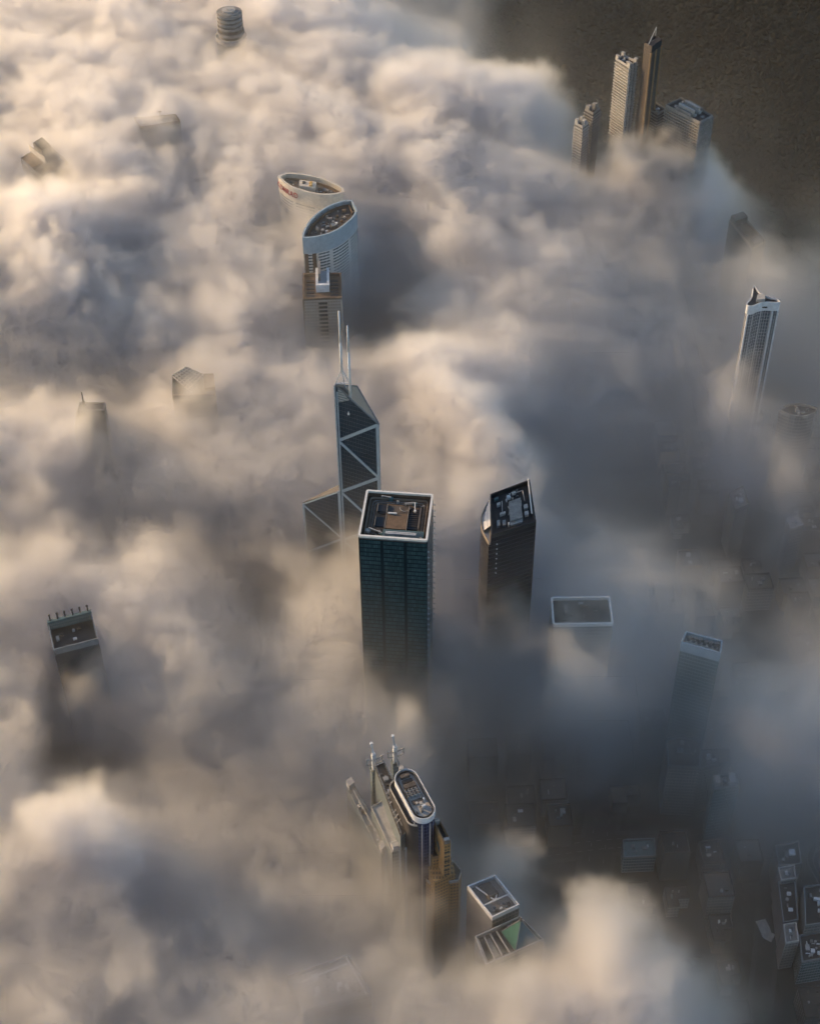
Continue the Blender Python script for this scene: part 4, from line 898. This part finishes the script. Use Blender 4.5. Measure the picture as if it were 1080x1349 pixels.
def make_fog():
    nx, ny, X, Y, m = fog_map()
    me = bpy.data.meshes.new('fog_bank'); me.vertices.add(nx*ny)
    me.vertices.foreach_set('co', np.stack([X, Y, np.zeros_like(X)], -1).astype(np.float32).ravel())
    at_ = me.attributes.new('cover', 'FLOAT', 'POINT'); at_.data.foreach_set('value', m.astype(np.float32).ravel())
    ob = bpy.data.objects.new('fog_bank', me); COL.objects.link(ob); ob['kind'] = 'stuff'
    ob['label'] = 'sea of low morning fog with billows and gaps round the towers'
    ng = bpy.data.node_groups.new('fog', 'GeometryNodeTree')
    ng.interface.new_socket('Geometry', in_out='INPUT', socket_type='NodeSocketGeometry')
    ng.interface.new_socket('Geometry', in_out='OUTPUT', socket_type='NodeSocketGeometry')
    gi = N(ng, 'NodeGroupInput'); go = N(ng, 'NodeGroupOutput')
    A = lambda *a: M_(ng, *a)
    pos = N(ng, 'GeometryNodeInputPosition').outputs[0]
    x, y, z = N(ng, 'ShaderNodeSeparateXYZ', {0: pos}).outputs
    vm = lambda op, a, b=None, s=None: N(ng, 'ShaderNodeVectorMath', {k: v for k, v in ((0, a), (1, b), ('Scale', s)) if v is not None}, operation=op).outputs[0]
    def noise(scale, detail, rough, dist, sc3=(1, 1, 1), off=(0, 0, 0)):
        return N(ng, 'ShaderNodeTexNoise', {'Vector': vm('ADD', vm('MULTIPLY', pos, sc3), off), 'Scale': scale, 'Detail': detail, 'Roughness': rough, 'Distortion': dist}, noise_dimensions='3D')
    # the cover map is looked up at a position pushed about by noise, so its outlines are ragged
    wv = vm('SCALE', vm('SUBTRACT', noise(1/120, 4, .6, 0, off=(40, 11, 3)).outputs['Color'], (.5, .5, .5)), None, 150.0)
    wx, wy, _ = N(ng, 'ShaderNodeSeparateXYZ', {0: wv}).outputs
    ix = A('MINIMUM', A('MAXIMUM', A('FLOOR', A('DIVIDE', A('SUBTRACT', A('ADD', x, wx), X0), VOX)), 0.0), nx-1.0)
    iy = A('MINIMUM', A('MAXIMUM', A('FLOOR', A('DIVIDE', A('SUBTRACT', A('ADD', y, wy), Y0), VOX)), 0.0), ny-1.0)
    att = N(ng, 'GeometryNodeInputNamedAttribute', {'Name': 'cover'}, data_type='FLOAT').outputs[0]
    cov = N(ng, 'GeometryNodeSampleIndex', {0: gi.outputs[0], 'Value': att, 'Index': A('MULTIPLY_ADD', iy, float(nx), ix)}, data_type='FLOAT', domain='POINT').outputs[0]
    f1 = A('SUBTRACT', noise(1/80, 8, .70, .35, (1, 1, 1.25)).outputs[0], .5)
    f2 = A('SUBTRACT', noise(1/170, 6, .6, .6, (1, 1, 1.6), (77, 5, 9)).outputs[0], .5)
    vo = N(ng, 'ShaderNodeTexVoronoi', {'Vector': vm('ADD', pos, wv), 'Scale': 1/75, 'Detail': 1.0, 'Roughness': .5}, voronoi_dimensions='3D', feature='F1').outputs[0]
    s = A('SUBTRACT', A('MULTIPLY_ADD', cov, TOPK, TOP0), z)
    s = A('ADD', s, A('MULTIPLY', f1, NAMP))
    v2 = N(ng, 'ShaderNodeTexVoronoi', {'Vector': vm('ADD', pos, vm('SCALE', wv, None, .6)), 'Scale': 1/22}, voronoi_dimensions='3D', feature='F1').outputs[0]
    s = A('ADD', s, A('MULTIPLY', A('SUBTRACT', .45, vo), LAMP))
    s = A('ADD', s, A('MULTIPLY', A('SUBTRACT', .45, v2), 14.0))
    s = A('ADD', s, A('MULTIPLY', A('SUBTRACT', noise(1/20, 4, .68, .6, (1, 1, 1.1), (3, 60, 21)).outputs[0], .5), 28.0))
    sm = N(ng, 'ShaderNodeMapRange', {0: s, 1: 0.0, 2: SOFT, 3: 0.0, 4: 1.0}, interpolation_type='SMOOTHSTEP').outputs[0]
    dn = A('MULTIPLY', A('POWER', A('MAXIMUM', cov, 0.0), DPOW), DENS)
    vz = N(ng, 'ShaderNodeMapRange', {0: A('MULTIPLY_ADD', f1, 90.0, z), 1: 150.0, 2: 290.0, 3: 1.0, 4: 0.0}, interpolation_type='SMOOTHSTEP').outputs[0]
    vn = N(ng, 'ShaderNodeMapRange', {0: f2, 1: -.12, 2: .25, 3: 0.0, 4: 1.0}, interpolation_type='SMOOTHSTEP').outputs[0]
    veil = A('MULTIPLY', vz, A('MULTIPLY_ADD', A('MULTIPLY_ADD', vn, .6, .4), A('MULTIPLY', cov, VEIL), .00035))
    den = A('MULTIPLY', A('MULTIPLY_ADD', sm, dn, veil), 25.0)      # kept large: the grid drops very small values
    vc = N(ng, 'GeometryNodeVolumeCube', {'Density': den, 'Background': 0.0, 'Min': (X0, Y0, 0), 'Max': (X1, Y1, Z1), 'Resolution X': nx, 'Resolution Y': ny, 'Resolution Z': int(Z1/VOX)})
    mat = bpy.data.materials.new('fog'); mat.use_nodes = True; t = mat.node_tree; t.nodes.clear()
    pv = N(t, 'ShaderNodeVolumeScatter', {'Color': (.985, .962, .85, 1), 'Density': M_(t, 'MULTIPLY', N(t, 'ShaderNodeAttribute', attribute_name='density').outputs['Fac'], 1/25.0), 'Anisotropy': ANISO})
    N(t, 'ShaderNodeOutputMaterial', {'Volume': pv.outputs[0]})
    sm_ = N(ng, 'GeometryNodeSetMaterial', {'Geometry': vc.outputs[0], 'Material': mat})
    ng.links.new(sm_.outputs[0], go.inputs[0])
    md = ob.modifiers.new('fog', 'NODES'); md.node_group = ng
make_fog()
# ================================================================== light
w = bpy.data.worlds.new('World'); SC.world = w; w.use_nodes = True; t = w.node_tree
SUN_EL, SUN_AZ = math.radians(17), math.radians(-62)      # azimuth from +Y, negative = left
sky = N(t, 'ShaderNodeTexSky', sky_type='NISHITA', sun_disc=False, sun_elevation=SUN_EL, sun_rotation=SUN_AZ, ozone_density=1.6)
t.nodes['Background'].inputs[1].default_value = .125
t.links.new(sky.outputs[0], t.nodes['Background'].inputs[0])
sl = bpy.data.lights.new('sun', 'SUN'); sl.energy = 3.6; sl.angle = math.radians(.5); sl.color = (1, .645, .32)
so = bpy.data.objects.new('sun', sl); COL.objects.link(so)
sd = Vector((math.sin(SUN_AZ)*math.cos(SUN_EL), math.cos(SUN_AZ)*math.cos(SUN_EL), math.sin(SUN_EL)))
so.rotation_euler = sd.to_track_quat('Z', 'Y').to_euler()
vs = SC.view_settings; vs.view_transform = 'Standard'; vs.look = 'None'; vs.gamma = 1; vs.exposure = 0.8
c = SC.cycles
c.max_bounces = 10; c.volume_bounces = 5; c.diffuse_bounces = 3; c.glossy_bounces = 2; c.transmission_bounces = 2
c.volume_step_rate = 1.8; c.volume_max_steps = 256; c.use_denoising = True
c.use_adaptive_sampling = True; c.adaptive_threshold = .07; c.adaptive_min_samples = 16
for o in list(bpy.data.objects):
    if '_base' in o: del o['_base']
